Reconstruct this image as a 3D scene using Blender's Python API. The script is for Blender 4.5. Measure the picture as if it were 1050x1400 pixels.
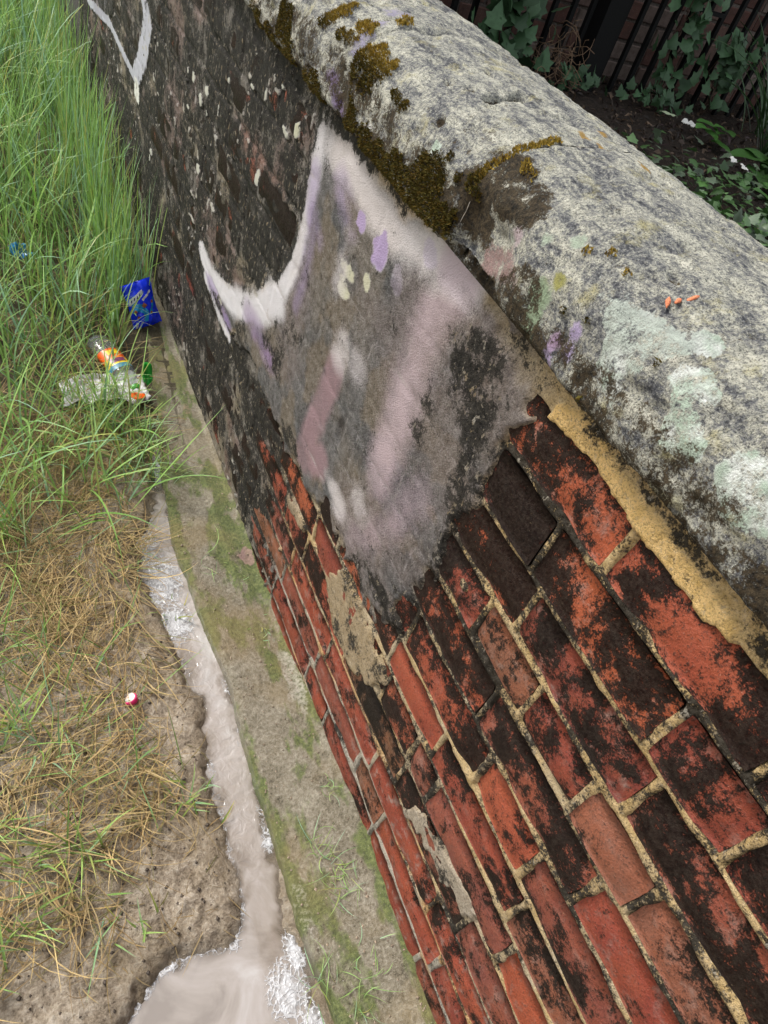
import bpy, math, random
import numpy as np
from mathutils import Matrix, Vector
random.seed(7); rng = np.random.default_rng(7)
R = math.radians
for o in list(bpy.data.objects): bpy.data.objects.remove(o)
scn = bpy.context.scene
COL = scn.collection

# ------------------------------------------------------------------ camera
cam_d = bpy.data.cameras.new('camera'); cam = bpy.data.objects.new('camera', cam_d); COL.objects.link(cam)
scn.camera = cam
cam_d.sensor_fit = 'HORIZONTAL'; cam_d.sensor_width = 36; cam_d.lens = 32.4
cam_d.clip_start = .02; cam_d.clip_end = 300
_r = Vector((0.88494483, -0.38482019, 0.262271)); _d = Vector((-0.12226211, -0.73540791, -0.6665037)); _f = Vector((0.44936025, 0.55775319, -0.69784436))
m = Matrix.Identity(4)
for i in range(3):
    m[i][0] = _r[i]; m[i][1] = -_d[i]; m[i][2] = -_f[i]
m.translation = (-.45, 0, 1.2)
cam.matrix_world = m

# ------------------------------------------------------------------ light: bright overcast
SUN_EL, SUN_AZ = 52, 322        # azimuth: direction the light comes from, clockwise from +Y
w = bpy.data.worlds.new('World'); scn.world = w; w.use_nodes = True
nt = w.node_tree; nt.nodes.clear()
sky = nt.nodes.new('ShaderNodeTexSky'); sky.sky_type = 'NISHITA'; sky.sun_disc = False
sky.sun_elevation = R(SUN_EL); sky.sun_rotation = R(SUN_AZ); sky.air_density = 1.6; sky.dust_density = 3.0; sky.ozone_density = 1.0
hs = nt.nodes.new('ShaderNodeHueSaturation'); hs.inputs['Saturation'].default_value = .30
bg = nt.nodes.new('ShaderNodeBackground'); bg.inputs['Strength'].default_value = .115
wo = nt.nodes.new('ShaderNodeOutputWorld')
nt.links.new(sky.outputs[0], hs.inputs['Color']); nt.links.new(hs.outputs[0], bg.inputs['Color']); nt.links.new(bg.outputs[0], wo.inputs['Surface'])
sd = bpy.data.lights.new('sun', 'SUN'); sd.energy = 1.5; sd.angle = R(14); sd.color = (1, .965, .91)
sun = bpy.data.objects.new('sun', sd); COL.objects.link(sun)
az, el = R(SUN_AZ), R(SUN_EL)
sv = Vector((math.sin(az)*math.cos(el), math.cos(az)*math.cos(el), math.sin(el)))
sun.rotation_euler = sv.to_track_quat('Z', 'Y').to_euler(); sun.location = sv*20
scn.view_settings.view_transform = 'Standard'; scn.view_settings.look = 'None'
scn.view_settings.exposure = 1.22; scn.view_settings.gamma = 1.0; scn.view_settings.use_curve_mapping = False

# ------------------------------------------------------------------ measured outlines, in metres
# wall: (y along the wall, z up) on the brick face; cop: (y, arc length up the coping section); gnd / back: (x, y)
DATA = {'back': {'bg': [(1.488, 1.211), (5.647, 5.015)],
          'dock': [(2.075, 1.827), (1.713, 1.45)],
          'ivy': [(1.446, 2.633), (1.78, 3.046), (1.592, 2.658)],
          'post': [(1.796, 2.642)],
          'soil': [(1.964, 2.536), (1.548, 2.244), (1.52, 1.763)],
          'strap': [(2.653, 2.3)],
          'tangle': [(1.397, 2.611), (1.858, 2.817)],
          'vine': [(1.786, 2.743)],
          'weeds': [(1.549, 1.428), (1.605, 1.626), (1.635, 1.735), (1.512, 1.294), (1.578, 1.83)],
          'white': [(2.056, 2.329), (2.068, 2.226), (1.726, 1.896), (1.79, 1.724), (1.792, 1.676)]},
 'cop': {'arris': [(0.616, 0.11), (0.748, 0.118), (0.889, 0.122), (0.976, 0.128), (0.47, 0.078)],
         'brown': [(0.327, 0.055), (0.284, 0.061), (0.23, 0.065), (0.178, 0.065), (0.145, 0.064), (0.115, 0.063), (0.461, 0.068), (0.459, 0.089), (0.479, 0.072)],
         'dark': [(0.628, 0.075), (0.576, 0.095), (0.552, 0.136), (0.588, 0.12), (0.532, 0.146), (0.67, 0.079), (0.576, 0.158)],
         'green': [(0.435, 0.077), (0.437, 0.095), (0.433, 0.058)],
         'green2': [(0.51, 0.112), (0.473, 0.134), (0.445, 0.151)],
         'hole': [(0.715, 0.21), (0.721, 0.235), (0.73, 0.261)],
         'hole2': [(0.792, 0.251), (0.71, 0.142)],
         'joints': [(0.555, 0.071), (0.461, 0.058), (0.551, 0.085), (0.591, 0.167), (0.91, 0.058), (0.93, 0.09), (1.312, 0.058), (0.997, 0.058)],
         'lavtop': [(0.971, 0.183), (0.99, 0.217), (0.947, 0.14)],
         'lil': [(0.395, 0.066), (0.391, 0.058), (0.378, 0.097), (0.375, 0.08)],
         'moss': [(0.97, 0.136), (0.966, 0.16), (0.898, 0.146), (0.861, 0.14), (0.911, 0.128), (0.873, 0.12), (1.044, 0.141), (1.041, 0.158), (0.962, 0.21)],
         'mossd': [(1.309, 0.062), (1.233, 0.054), (1.143, 0.058), (1.064, 0.058), (1.02, 0.058), (0.833, 0.066), (0.784, 0.065), (0.739, 0.064), (0.69, 0.068), (0.65, 0.068),
                   (0.623, 0.078), (0.885, 0.067), (0.831, 0.058), (0.746, 0.058), (0.684, 0.058)],
         'orange': [(0.339, 0.167), (0.336, 0.174), (0.333, 0.185)],
         'pinkj': [(0.525, 0.087), (0.502, 0.089), (0.522, 0.07)],
         'purp': [(0.94, 0.068), (0.921, 0.058), (0.968, 0.085)],
         'seam': [(0.599, 0.122), (0.596, 0.162), (0.596, 0.182), (0.606, 0.227), (0.626, 0.28), (0.643, 0.319)],
         'seam2': [(0.55, 0.31), (0.564, 0.316)],
         'tuft': [(0.651, 0.125), (0.597, 0.126), (0.589, 0.118), (0.561, 0.166), (0.548, 0.167), (0.567, 0.171), (0.622, 0.115), (0.775, 0.127), (0.796, 0.129), (0.383, 0.16),
                  (0.412, 0.163), (0.296, 0.128), (0.429, 0.149), (0.334, 0.062), (0.372, 0.112), (0.402, 0.103)],
         'white': [(0.267, 0.136), (0.244, 0.107), (0.18, 0.123), (0.284, 0.163), (0.164, 0.112), (0.246, 0.136), (0.174, 0.101), (0.683, 0.12), (0.706, 0.087), (0.308, 0.14),
                   (0.334, 0.142), (0.35, 0.128), (0.323, 0.111), (0.319, 0.093)]},
 'gnd': {'bluebit': [(-0.427, 2.232), (-0.385, 2.288)],
         'bottle': [(-0.247, 1.834), (-0.152, 1.56)],
         'foam': [(-0.203, 0.941), (-0.209, 0.824), (-0.219, 1.052), (-0.151, 1.285), (-0.123, 1.364), (-0.205, 0.804), (-0.189, 0.117), (-0.151, 0.156), (-0.153, 0.336),
                  (-0.213, 0.436), (-0.354, 0.221), (-0.319, 0.224), (-0.158, 0.064)],
         'ledge': [(-0.062, 1.966), (-0.082, 1.776), (-0.113, 1.51), (-0.144, 1.284), (-0.163, 1.042), (-0.155, 0.911), (-0.144, 0.77), (-0.137, 0.627), (-0.141, 0.547),
                   (-0.143, 0.428), (-0.137, 0.357), (-0.138, 0.255), (-0.139, 0.185), (-0.135, 0.128), (-0.129, 0.043)],
         'ledgew': [(-0.051, 0.246), (0.047, 0.826), (-0.0, 1.082)],
         'packet': [(-0.05, 2.006), (-0.11, 1.887), (-0.068, 2.09), (-0.017, 2.144), (-0.013, 1.938), (-0.099, 1.857)],
         'pud': [(-0.118, 1.48), (-0.111, 1.391), (-0.154, 1.233), (-0.16, 1.087), (-0.151, 0.93), (-0.139, 0.751), (-0.14, 0.594), (-0.145, 0.457), (-0.144, 0.333),
                 (-0.158, 0.238), (-0.164, 0.194), (-0.146, 0.132), (-0.15, 0.051), (-0.189, 0.009), (-0.432, 0.109), (-0.428, 0.161), (-0.368, 0.206), (-0.303, 0.218),
                 (-0.245, 0.204), (-0.225, 0.251), (-0.22, 0.308), (-0.222, 0.398), (-0.214, 0.508), (-0.201, 0.628), (-0.217, 0.752), (-0.231, 0.829), (-0.257, 0.973),
                 (-0.24, 1.067), (-0.193, 1.14), (-0.162, 1.287)],
         'radish': [(-0.328, 0.658)],
         'sheet': [(-0.384, 1.623), (-0.272, 1.648), (-0.134, 1.607), (-0.156, 1.484), (-0.31, 1.498)],
         'straw': [(-0.492, 1.543), (-0.176, 1.427), (-0.25, 1.058), (-0.298, 0.826), (-0.258, 0.644), (-0.271, 0.468), (-0.376, 0.374), (-0.431, 0.24), (-0.514, 0.223),
                   (-0.58, 0.221)],
         'tufts': [(-0.26, 0.451), (-0.459, 0.625), (-0.54, 0.648), (-0.493, 1.103), (-0.45, 0.412), (-0.217, 1.294), (-0.454, 0.794), (-0.156, 1.286), (-0.554, 0.317),
                   (-0.216, 1.519), (-0.212, 0.843), (-0.504, 0.418), (-0.394, 0.268)]},
 'wall': {'arc': [(1.593, 0.32), (1.5, 0.307), (1.333, 0.354), (1.182, 0.426), (1.08, 0.516), (1.036, 0.595), (1.016, 0.666), (1.015, 0.729), (1.017, 0.802), (1.011, 0.836)],
          'band': [(1.011, 0.836), (0.906, 0.836), (0.795, 0.829), (0.706, 0.837), (0.593, 0.874)],
          'black': [(0.51, 0.387), (0.43, 0.405), (0.416, 0.513), (0.412, 0.609)],
          'blobs': [(0.763, 0.79), (0.833, 0.796), (0.651, 0.849), (0.703, 0.784)],
          'cream': [(0.837, 0.72), (0.841, 0.688), (0.772, 0.737)],
          'dark': [(0.578, 0.809), (0.541, 0.852), (0.489, 0.869), (0.438, 0.853), (0.448, 0.777), (0.525, 0.739)],
          'drip': [(2.472, 0.392), (2.468, 0.345)],
          'hot': [(0.673, 0.393), (0.793, 0.611), (0.74, 0.624), (0.363, 0.584)],
          'mauve': [(0.799, 0.579), (0.814, 0.478), (0.839, 0.352), (0.768, 0.402)],
          'pink': [(0.578, 0.878), (0.598, 0.805), (0.609, 0.7), (0.595, 0.611), (0.597, 0.538)],
          'purple': [(0.949, 0.704), (1.002, 0.724), (1.017, 0.774)],
          'render': [(1.044, 0.779), (1.014, 0.84), (0.585, 0.887), (0.498, 0.88), (0.391, 0.847), (0.407, 0.77), (0.406, 0.682), (0.412, 0.596), (0.41, 0.521), (0.427, 0.401),
                     (0.481, 0.33), (0.576, 0.32), (0.674, 0.337), (0.867, 0.287), (1.069, 0.3), (1.292, 0.287), (1.606, 0.313), (1.27, 0.376), (1.048, 0.58)],
          'rust': [(1.465, 0.698), (1.339, 0.707), (1.243, 0.703), (1.131, 0.697), (1.102, 0.679), (1.248, 0.668), (1.371, 0.667)],
          'sm1': [(0.656, 0.226), (0.605, 0.312), (0.499, 0.303), (0.397, 0.294), (0.397, 0.242), (0.481, 0.172), (0.572, 0.171)],
          'sm2': [(0.886, 0.217), (0.817, 0.237), (0.749, 0.246), (0.752, 0.199), (0.837, 0.189)],
          'sm3': [(0.267, 0.139), (0.217, 0.224), (0.117, 0.248), (0.058, 0.259), (0.066, 0.209), (0.137, 0.181), (0.192, 0.171)],
          'spike': [(1.527, 0.28), (1.414, 0.263), (1.335, 0.266)],
          'spikep': [(1.494, 0.291), (1.344, 0.29)],
          'spikep2': [(1.193, 0.392), (1.065, 0.395)],
          'spots': [(1.843, 0.638), (1.786, 0.645), (1.666, 0.658), (1.658, 0.616), (1.822, 0.566), (1.715, 0.622), (1.569, 0.655), (1.513, 0.736), (1.366, 0.775), (1.287, 0.792),
                    (1.121, 0.799), (1.166, 0.776), (1.708, 0.282), (1.27, 0.664), (2.238, 0.284), (2.772, 0.515), (1.211, 0.831), (1.691, 0.481), (2.257, 0.258), (1.275, 0.644)],
          'vee': [(3.508, 0.32), (2.998, 0.398), (2.705, 0.391), (2.496, 0.392), (2.397, 0.481), (2.322, 0.596), (2.379, 0.632)],
          'yel': [(0.383, 0.832), (0.38, 0.853), (0.368, 0.866), (0.312, 0.872), (0.242, 0.86), (0.167, 0.861), (0.12, 0.854), (0.114, 0.839), (0.146, 0.832), (0.199, 0.833),
                  (0.254, 0.837), (0.318, 0.844), (0.354, 0.839)],
          'yel2': [(0.169, 0.854), (0.1, 0.867)]}}
WL, CP, GN = DATA['wall'], DATA['cop'], DATA['gnd']

# ------------------------------------------------------------------ numpy noise and masks
def _h(ix, iy, s):
    n = (ix.astype(np.int64)*374761393 + iy.astype(np.int64)*668265263 + s*1442695041) & 0xffffffff
    n = ((n ^ (n >> 13))*1274126177) & 0xffffffff
    return ((n ^ (n >> 16)) & 0xffff)/65535.0
def vn(x, y, s=0):
    x = np.asarray(x, float); y = np.asarray(y, float)
    ix = np.floor(x); iy = np.floor(y); fx = x-ix; fy = y-iy
    fx = fx*fx*(3-2*fx); fy = fy*fy*(3-2*fy)
    a, b, c, d = _h(ix, iy, s), _h(ix+1, iy, s), _h(ix, iy+1, s), _h(ix+1, iy+1, s)
    return (a*(1-fx)+b*fx)*(1-fy)+(c*(1-fx)+d*fx)*fy
def fbm(x, y, s=0, o=4, g=.5):
    t = 0; a = 1; n = 0
    for i in range(o):
        t = t+a*vn(x*2**i+i*17.3, y*2**i-i*9.1, s+i); n += a; a *= g
    return t/n
def ss(a, b, x):
    t = np.clip((x-a)/(b-a), 0, 1); return t*t*(3-2*t)
def seg_d(px, py, pts):
    d = np.full(np.shape(px), 1e9)
    for (ax, ay), (bx, by) in zip(pts[:-1], pts[1:]):
        vx, vy = bx-ax, by-ay; L = vx*vx+vy*vy+1e-12
        t = np.clip(((px-ax)*vx+(py-ay)*vy)/L, 0, 1)
        d = np.minimum(d, np.hypot(px-ax-t*vx, py-ay-t*vy))
    return d
def poly_sd(px, py, pts):            # positive inside
    d = seg_d(px, py, list(pts)+[pts[0]])
    ins = np.zeros(np.shape(px), bool)
    n = len(pts)
    for i in range(n):
        ax, ay = pts[i]; bx, by = pts[(i+1) % n]
        c = ((ay > py) != (by > py)) & (px < (bx-ax)*(py-ay)/(by-ay+1e-12)+ax)
        ins ^= c
    return np.where(ins, d, -d)
def blob(px, py, c, rx, ry=None):    # normalised distance
    return np.hypot((px-c[0])/rx, (py-c[1])/(ry or rx))
def mix(c, col, f):
    f = np.clip(f, 0, 1)[..., None]; return c*(1-f)+np.array(col)*f

# ------------------------------------------------------------------ mesh helpers
def link(o, parent=None):
    COL.objects.link(o)
    if parent is not None: o.parent = parent
    return o
def mk_mesh(name, V, F, mats=None, smooth=True):
    me = bpy.data.meshes.new(name)
    V = np.asarray(V, np.float32).reshape(-1, 3)
    if isinstance(F, np.ndarray):
        n, k = F.shape
        me.vertices.add(len(V)); me.vertices.foreach_set('co', V.ravel())
        me.loops.add(n*k); me.loops.foreach_set('vertex_index', F.astype(np.int32).ravel())
        me.polygons.add(n); me.polygons.foreach_set('loop_start', np.arange(0, n*k, k, dtype=np.int32))
        me.update(calc_edges=True); me.validate()
    else:
        me.from_pydata([tuple(map(float, v)) for v in V], [], F); me.update()
    for mt in (mats if isinstance(mats, (list, tuple)) else [mats]): me.materials.append(mt)
    me.polygons.foreach_set('use_smooth', np.full(len(me.polygons), smooth))
    return me
def obj(name, me, parent=None, loc=(0, 0, 0), rot=(0, 0, 0), scl=(1, 1, 1)):
    o = bpy.data.objects.new(name, me); link(o, parent)
    o.location = loc; o.rotation_euler = rot; o.scale = scl; return o
def empty(name, loc=(0, 0, 0), rot=(0, 0, 0)):
    o = bpy.data.objects.new(name, None); o.empty_display_size = .05; link(o); o.location = loc; o.rotation_euler = rot; return o
def tag(o, label=None, cat=None, group=None, kind=None):
    for k, v in (('label', label), ('category', cat), ('group', group), ('kind', kind)):
        if v: o[k] = v
    return o
def attr_f(me, name, v):
    a = me.attributes.new(name, 'FLOAT', 'POINT'); a.data.foreach_set('value', np.asarray(v, np.float32).ravel())
def attr_c(me, name, c):
    c = np.asarray(c, np.float32).reshape(-1, 3); c = np.c_[c, np.ones(len(c), np.float32)]
    a = me.color_attributes.new(name, 'FLOAT_COLOR', 'POINT'); a.data.foreach_set('color', c.astype(np.float32).ravel())
def grid_faces(n, m, flip=False):
    i = np.arange((n-1)*m).reshape(n-1, m)[:, :-1].ravel()
    F = np.c_[i, i+1, i+m+1, i+m]
    return F[:, ::-1].copy() if flip else F
def nonuni(a, b, f):
    out = [a]
    while out[-1] < b: out.append(out[-1]+f(out[-1]))
    return np.array(out)
def tube_mesh(paths, rad, sides=6, taper=0):
    """paths: list of lists of points -> verts, faces"""
    V, F = [], []
    for P in paths:
        P = [Vector(p) for p in P]; n = len(P)
        for i, p in enumerate(P):
            t = (P[min(i+1, n-1)]-P[max(i-1, 0)]).normalized()
            u = t.cross(Vector((.3, .2, 1) if abs(t.z) < .9 else (1, 0, .1))).normalized(); v = t.cross(u)
            r = rad*(1-taper*i/max(1, n-1))
            for k in range(sides):
                a = 2*math.pi*k/sides; V.append(p+u*math.cos(a)*r+v*math.sin(a)*r)
        b = len(V)-n*sides
        for i in range(n-1):
            for k in range(sides):
                k2 = (k+1) % sides
                F.append((b+i*sides+k, b+i*sides+k2, b+(i+1)*sides+k2, b+(i+1)*sides+k))
        F.append(tuple(b+k for k in range(sides))[::-1]); F.append(tuple(b+(n-1)*sides+k for k in range(sides)))
    return V, F
def box_vf(x0, x1, y0, y1, z0, z1):
    V = [(x0, y0, z0), (x1, y0, z0), (x1, y1, z0), (x0, y1, z0), (x0, y0, z1), (x1, y0, z1), (x1, y1, z1), (x0, y1, z1)]
    F = [(0, 3, 2, 1), (4, 5, 6, 7), (0, 1, 5, 4), (1, 2, 6, 5), (2, 3, 7, 6), (3, 0, 4, 7)]
    return V, F

# ------------------------------------------------------------------ node material helper
class NM:
    def __init__(s, name):
        s.m = bpy.data.materials.new(name); s.m.use_nodes = True; s.t = s.m.node_tree; s.t.nodes.clear()
        s.out = s.n('ShaderNodeOutputMaterial'); s.b = s.n('ShaderNodeBsdfPrincipled'); s.l(s.b.outputs[0], s.out.inputs[0])
        s.geo = s.n('ShaderNodeNewGeometry')
    def n(s, t): return s.t.nodes.new(t)
    def l(s, a, b): s.t.links.new(a, b)
    def put(s, inp, v):
        if hasattr(v, 'is_output'): s.l(v, inp)
        else: inp.default_value = (*v, 1) if isinstance(v, (tuple, list)) and len(v) == 3 and inp.type == 'RGBA' else v
    def vec(s, scale=(1, 1, 1), off=(0, 0, 0), src=None):
        mp = s.n('ShaderNodeMapping'); s.l(src or s.geo.outputs['Position'], mp.inputs[0]); mp.inputs['Scale'].default_value = scale; mp.inputs['Location'].default_value = off
        return mp.outputs[0]
    def noise(s, sc, det=5, rough=.6, vec=None, dist=0, seed=0):
        n = s.n('ShaderNodeTexNoise'); n.inputs['Scale'].default_value = sc; n.inputs['Detail'].default_value = det; n.inputs['Roughness'].default_value = rough; n.inputs['Distortion'].default_value = dist
        s.l(vec if vec is not None else (s.vec(off=(seed, seed*.7, -seed)) if seed else s.geo.outputs['Position']), n.inputs['Vector'])
        return n.outputs['Fac']
    def math(s, op, a, b=0., c=None, clamp=False):
        n = s.n('ShaderNodeMath'); n.operation = op; n.use_clamp = clamp
        s.put(n.inputs[0], a); s.put(n.inputs[1], b)
        if c is not None: s.put(n.inputs[2], c)
        return n.outputs[0]
    def rng(s, v, a, b, c=0., d=1.):
        n = s.n('ShaderNodeMapRange'); s.put(n.inputs[0], v); s.put(n.inputs[1], a); s.put(n.inputs[2], b); s.put(n.inputs[3], c); s.put(n.inputs[4], d); return n.outputs[0]
    def mix(s, f, a, b, mode='MIX'):
        n = s.n('ShaderNodeMix'); n.data_type = 'RGBA'; n.blend_type = mode
        s.put(n.inputs['Factor'], f); s.put(n.inputs['A'] if False else n.inputs[6], a); s.put(n.inputs[7], b); return n.outputs[2]
    def ramp(s, v, stops):
        n = s.n('ShaderNodeValToRGB'); s.put(n.inputs[0], v); e = n.color_ramp.elements
        while len(e) < len(stops): e.new(.5)
        for i, (p, c) in enumerate(stops): e[i].position = p; e[i].color = (*c, 1)
        return n.outputs[0]
    def attr(s, name, f=False):
        n = s.n('ShaderNodeAttribute'); n.attribute_name = name; return n.outputs['Fac'] if f else n.outputs['Color']
    def bump(s, h, dist=.001, strength=1., prev=None):
        n = s.n('ShaderNodeBump'); n.inputs['Distance'].default_value = dist; n.inputs['Strength'].default_value = strength; s.put(n.inputs['Height'], h)
        if prev: s.l(prev, n.inputs['Normal'])
        return n.outputs[0]
    def fin(s, col, rough=.8, bump=None, spec=None, **kw):
        s.put(s.b.inputs['Base Color'], col); s.put(s.b.inputs['Roughness'], rough)
        if bump: s.l(bump, s.b.inputs['Normal'])
        if spec is not None: s.put(s.b.inputs['Specular IOR Level'], spec)
        for k, v in kw.items(): s.put(s.b.inputs[k.replace('_', ' ')], v)
        return s.m
    def translucent(s, col, f=.3):
        tr = s.n('ShaderNodeBsdfTranslucent'); s.put(tr.inputs[0], col); mx = s.n('ShaderNodeMixShader'); mx.inputs[0].default_value = f
        s.l(s.b.outputs[0], mx.inputs[1]); s.l(tr.outputs[0], mx.inputs[2]); s.l(mx.outputs[0], s.out.inputs[0]); return s.m
def plain(name, col, rough=.6, nscale=60, amt=.25, bumpd=0, spec=None, **kw):
    k = NM(name); n = k.noise(nscale, 6, .65)
    c = k.mix(k.rng(n, .3, .7), tuple(x*(1-amt) for x in col), tuple(min(1, x*(1+amt)) for x in col))
    return k.fin(c, rough, k.bump(n, bumpd) if bumpd else None, spec, **kw)

# soot: dark crust whose edge breaks into specks
def soot_fac(k, amount, sc=1., big=1.2):
    n1 = k.noise(28*sc, 8, .72); n2 = k.noise(160*sc, 6, .7, seed=3.1)
    n3 = k.noise(480*sc, 3, .6, seed=6.3)
    n = k.math('ADD', k.math('ADD', k.math('MULTIPLY', n1, 1.9), k.math('MULTIPLY', n2, 1.3)), k.math('MULTIPLY', n3, .8))   # mean 2.0
    n = k.math('ADD', n, k.math('MULTIPLY', k.math('SUBTRACT', k.noise(10*sc, 4, .6, seed=31.), .5), big))
    thr = k.rng(amount, 0., 1., 2.56, 1.44)
    f = k.math('SUBTRACT', n, thr)
    return k.rng(f, -.10, .16, 0., .97), n1, n2

# brick: object colour carries r = hue, g = soot, b = grime film
def brick_material(name='fired_brick'):
    k = NM(name)
    oi = k.n('ShaderNodeObjectInfo'); sp = k.n('ShaderNodeSeparateColor'); k.l(oi.outputs['Color'], sp.inputs[0])
    hue, soot, film = sp.outputs[0], sp.outputs[1], sp.outputs[2]
    red = k.ramp(hue, [(0, (.14, .024, .019)), (.3, (.24, .042, .023)), (.6, (.31, .070, .026)), (.8, (.16, .040, .030)), (.92, (.20, .08, .048)), (1, (.10, .054, .025))])
    nv = k.noise(22, 6, .65, seed=1.7)
    c = k.mix(k.rng(nv, .32, .72), red, k.mix(.45, red, (.33, .085, .032)))
    sp1 = k.noise(330, 4, .7, seed=5.)
    c = k.mix(k.rng(sp1, .54, .66, 0, .8), c, (.03, .014, .010))
    sp2 = k.noise(520, 3, .6, seed=8.)
    c = k.mix(k.rng(sp2, .66, .74, 0, .75), c, (.45, .26, .19))
    c = k.mix(k.math('MULTIPLY', k.rng(k.noise(45, 7, .7, seed=11.), .52, .68), film), c, (.26, .2, .17))
    f, n1, n2 = soot_fac(k, soot, 1.15, 2.8)
    sc = k.mix(k.rng(n2, .40, .66), (.0035, .0035, .0035), (.024, .020, .016))
    c = k.mix(f, c, sc)
    # pale and ochre flecks over the crust
    fl = k.noise(240, 5, .75, seed=14.)
    c = k.mix(k.math('MULTIPLY', k.rng(fl, .66, .74), .6), c, (.34, .25, .15))
    h = k.math('ADD', k.math('MULTIPLY', n1, 1.2), k.math('ADD', k.math('MULTIPLY', sp1, .55), k.math('MULTIPLY', nv, 1.2)))
    b = k.bump(h, .0035, .9)
    r = k.rng(n2, .3, .8, .36, .7)
    return k.fin(c, r, b, k.rng(f, 0., 1., .34, .06))

def skin_material():
    k = NM('mortar_and_render')
    t = k.attr('tint'); so = k.attr('soot', True); sp_ = k.attr('spray', True)
    g1 = k.noise(420, 4, .7); g2 = k.noise(70, 7, .7, seed=2.); g3 = k.noise(900, 3, .6, seed=4.)
    c = k.mix(k.rng(g2, .34, .68), k.mix(.30, t, (0, 0, 0)), k.mix(.10, t, (1, 1, 1)))
    c = k.mix(k.rng(g1, .34, .52, .75, 0), c, k.mix(.75, c, (.015, .014, .013)))
    g5 = k.noise(190, 5, .7, seed=23.)
    c = k.mix(k.rng(g5, .56, .66, 0, .55), c, k.mix(.5, c, (.55, .50, .44)))
    # spray paint sits on the grains and misses the pits
    grain = k.math('ADD', k.math('MULTIPLY', g1, .6), k.math('MULTIPLY', g3, .4))
    sf = k.rng(k.math('SUBTRACT', k.math('ADD', grain, k.math('MULTIPLY', sp_, .75)), .80), -.18, .32)
    c = k.mix(k.math('MULTIPLY', sf, .92), c, k.attr('paint'))
    f, n1, n2 = soot_fac(k, so, 1., 2.0)
    scol = k.mix(k.rng(n2, .40, .64), (.006, .006, .006), (.05, .045, .038))
    fl = k.noise(130, 5, .7, vec=k.vec((1, .9, .55)))
    scol = k.mix(k.math('MULTIPLY', k.rng(fl, .585, .635), .85), scol, k.mix(k.rng(n1, .4, .6), (.26, .19, .10), (.34, .31, .26)))
    c = k.mix(f, c, scol)
    h = k.math('ADD', k.math('MULTIPLY', g1, 1.2), k.math('ADD', k.math('MULTIPLY', g2, .7), k.math('MULTIPLY', g3, .5)))
    return k.fin(c, k.rng(n2, .3, .8, .45, .8), k.bump(h, .0038, 1.), k.rng(f, 0., 1., .18, .06))

def coping_material():
    k = NM('weathered_sandstone')
    v = k.vec((1.5, .55, 1.5)); a = k.noise(34, 9, .72, vec=v, dist=.4); b2 = k.noise(210, 6, .75, seed=3.); c3 = k.noise(11, 5, .6, seed=6.); d4 = k.noise(620, 3, .6, seed=9.)
    q = k.math('ADD', k.math('MULTIPLY', a, .52), k.math('ADD', k.math('MULTIPLY', b2, .46), k.math('MULTIPLY', c3, .10)))
    c = k.ramp(q, [(.43, (.035, .036, .042)), (.48, (.11, .112, .12)), (.525, (.25, .247, .222)), (.57, (.40, .39, .32)), (.65, (.60, .575, .48))])
    c = k.mix(k.rng(k.noise(26, 6, .7, seed=17.), .56, .70, 0, .6), c, (.40, .35, .13))
    c = k.mix(k.rng(d4, .52, .62, 0, .75), c, (.035, .035, .035))
    c = k.mix(k.rng(k.noise(500, 3, .6, seed=20.), .62, .72, 0, .6), c, (.7, .68, .6))
    ta = k.attr('amt', True); n = k.noise(120, 6, .75, seed=12.)
    gr = k.math('ADD', k.math('MULTIPLY', n, .6), k.math('MULTIPLY', k.noise(480, 4, .7, seed=13.), .4))
    f = k.rng(k.math('SUBTRACT', k.math('ADD', k.math('MULTIPLY', gr, 1.8), k.math('MULTIPLY', ta, .80)), 1.36), -.05, .12)
    tint = k.mix(k.rng(gr, .35, .65), k.mix(.6, k.attr('tint'), (.03, .03, .025)), k.attr('tint'))
    c = k.mix(f, c, tint)
    f2, n1, n2 = soot_fac(k, k.attr('soot', True), 1.3)
    c = k.mix(f2, c, k.mix(k.rng(n2, .38, .66), (.008, .007, .006), (.085, .062, .036)))
    h = k.math('ADD', k.math('MULTIPLY', b2, 1.2), k.math('ADD', k.math('MULTIPLY', a, 1.6), k.math('MULTIPLY', d4, .5)))
    return k.fin(c, k.rng(b2, .3, .8, .5, .9), k.bump(h, .0040, 1.), k.rng(f2, 0., 1., .2, .06))

M_BRICK = brick_material(); M_SKIN = skin_material(); M_COP = coping_material()
# ================================================================== THE WALL
wall = tag(empty('brick_wall', (0, .6, -.16)), 'old sooty red brick wall with spray paint, render patch and rounded stone coping', 'wall')
WLOC = Vector((0, .6, -.16))
def wchild(name, me, loc=(0, 0, 0), parent=None, **k):     # world position -> child of the wall
    o = obj(name, me, wall if parent is None else parent, Vector(loc)-(WLOC if parent is None else Vector((0, 0, 0))), **k); return o

BEDS = [.848, .770, .6915, .613, .5385, .460, .379, .3045, .228, .149, .075, .002, -.07, -.145]
KNOWN = [[.036, .236, .445], [0., .10, .30], [.07, .275], [0., .10, .207, .32], [.03, .245], [-.13, .08, .198, .41], [.05, .265, .423], [.018, .23, .297, .40],
         [.072, .29, .52], [.117, .346], [.05, .27], [.072, .275, .5], [.16, .38]]
Y0, Y1 = -.62, 3.75
HJ = []                                   # head joints per course
r2 = random.Random(11)
for ci, kn in enumerate(KNOWN):
    a = list(kn)
    while a[-1] < Y1: a.append(a[-1]+(r2.uniform(.212, .228) if r2.random() < .88 else r2.uniform(.105, .118)))
    while a[0] > Y0: a.insert(0, a[0]-r2.uniform(.212, .228))
    HJ.append(a)

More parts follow.
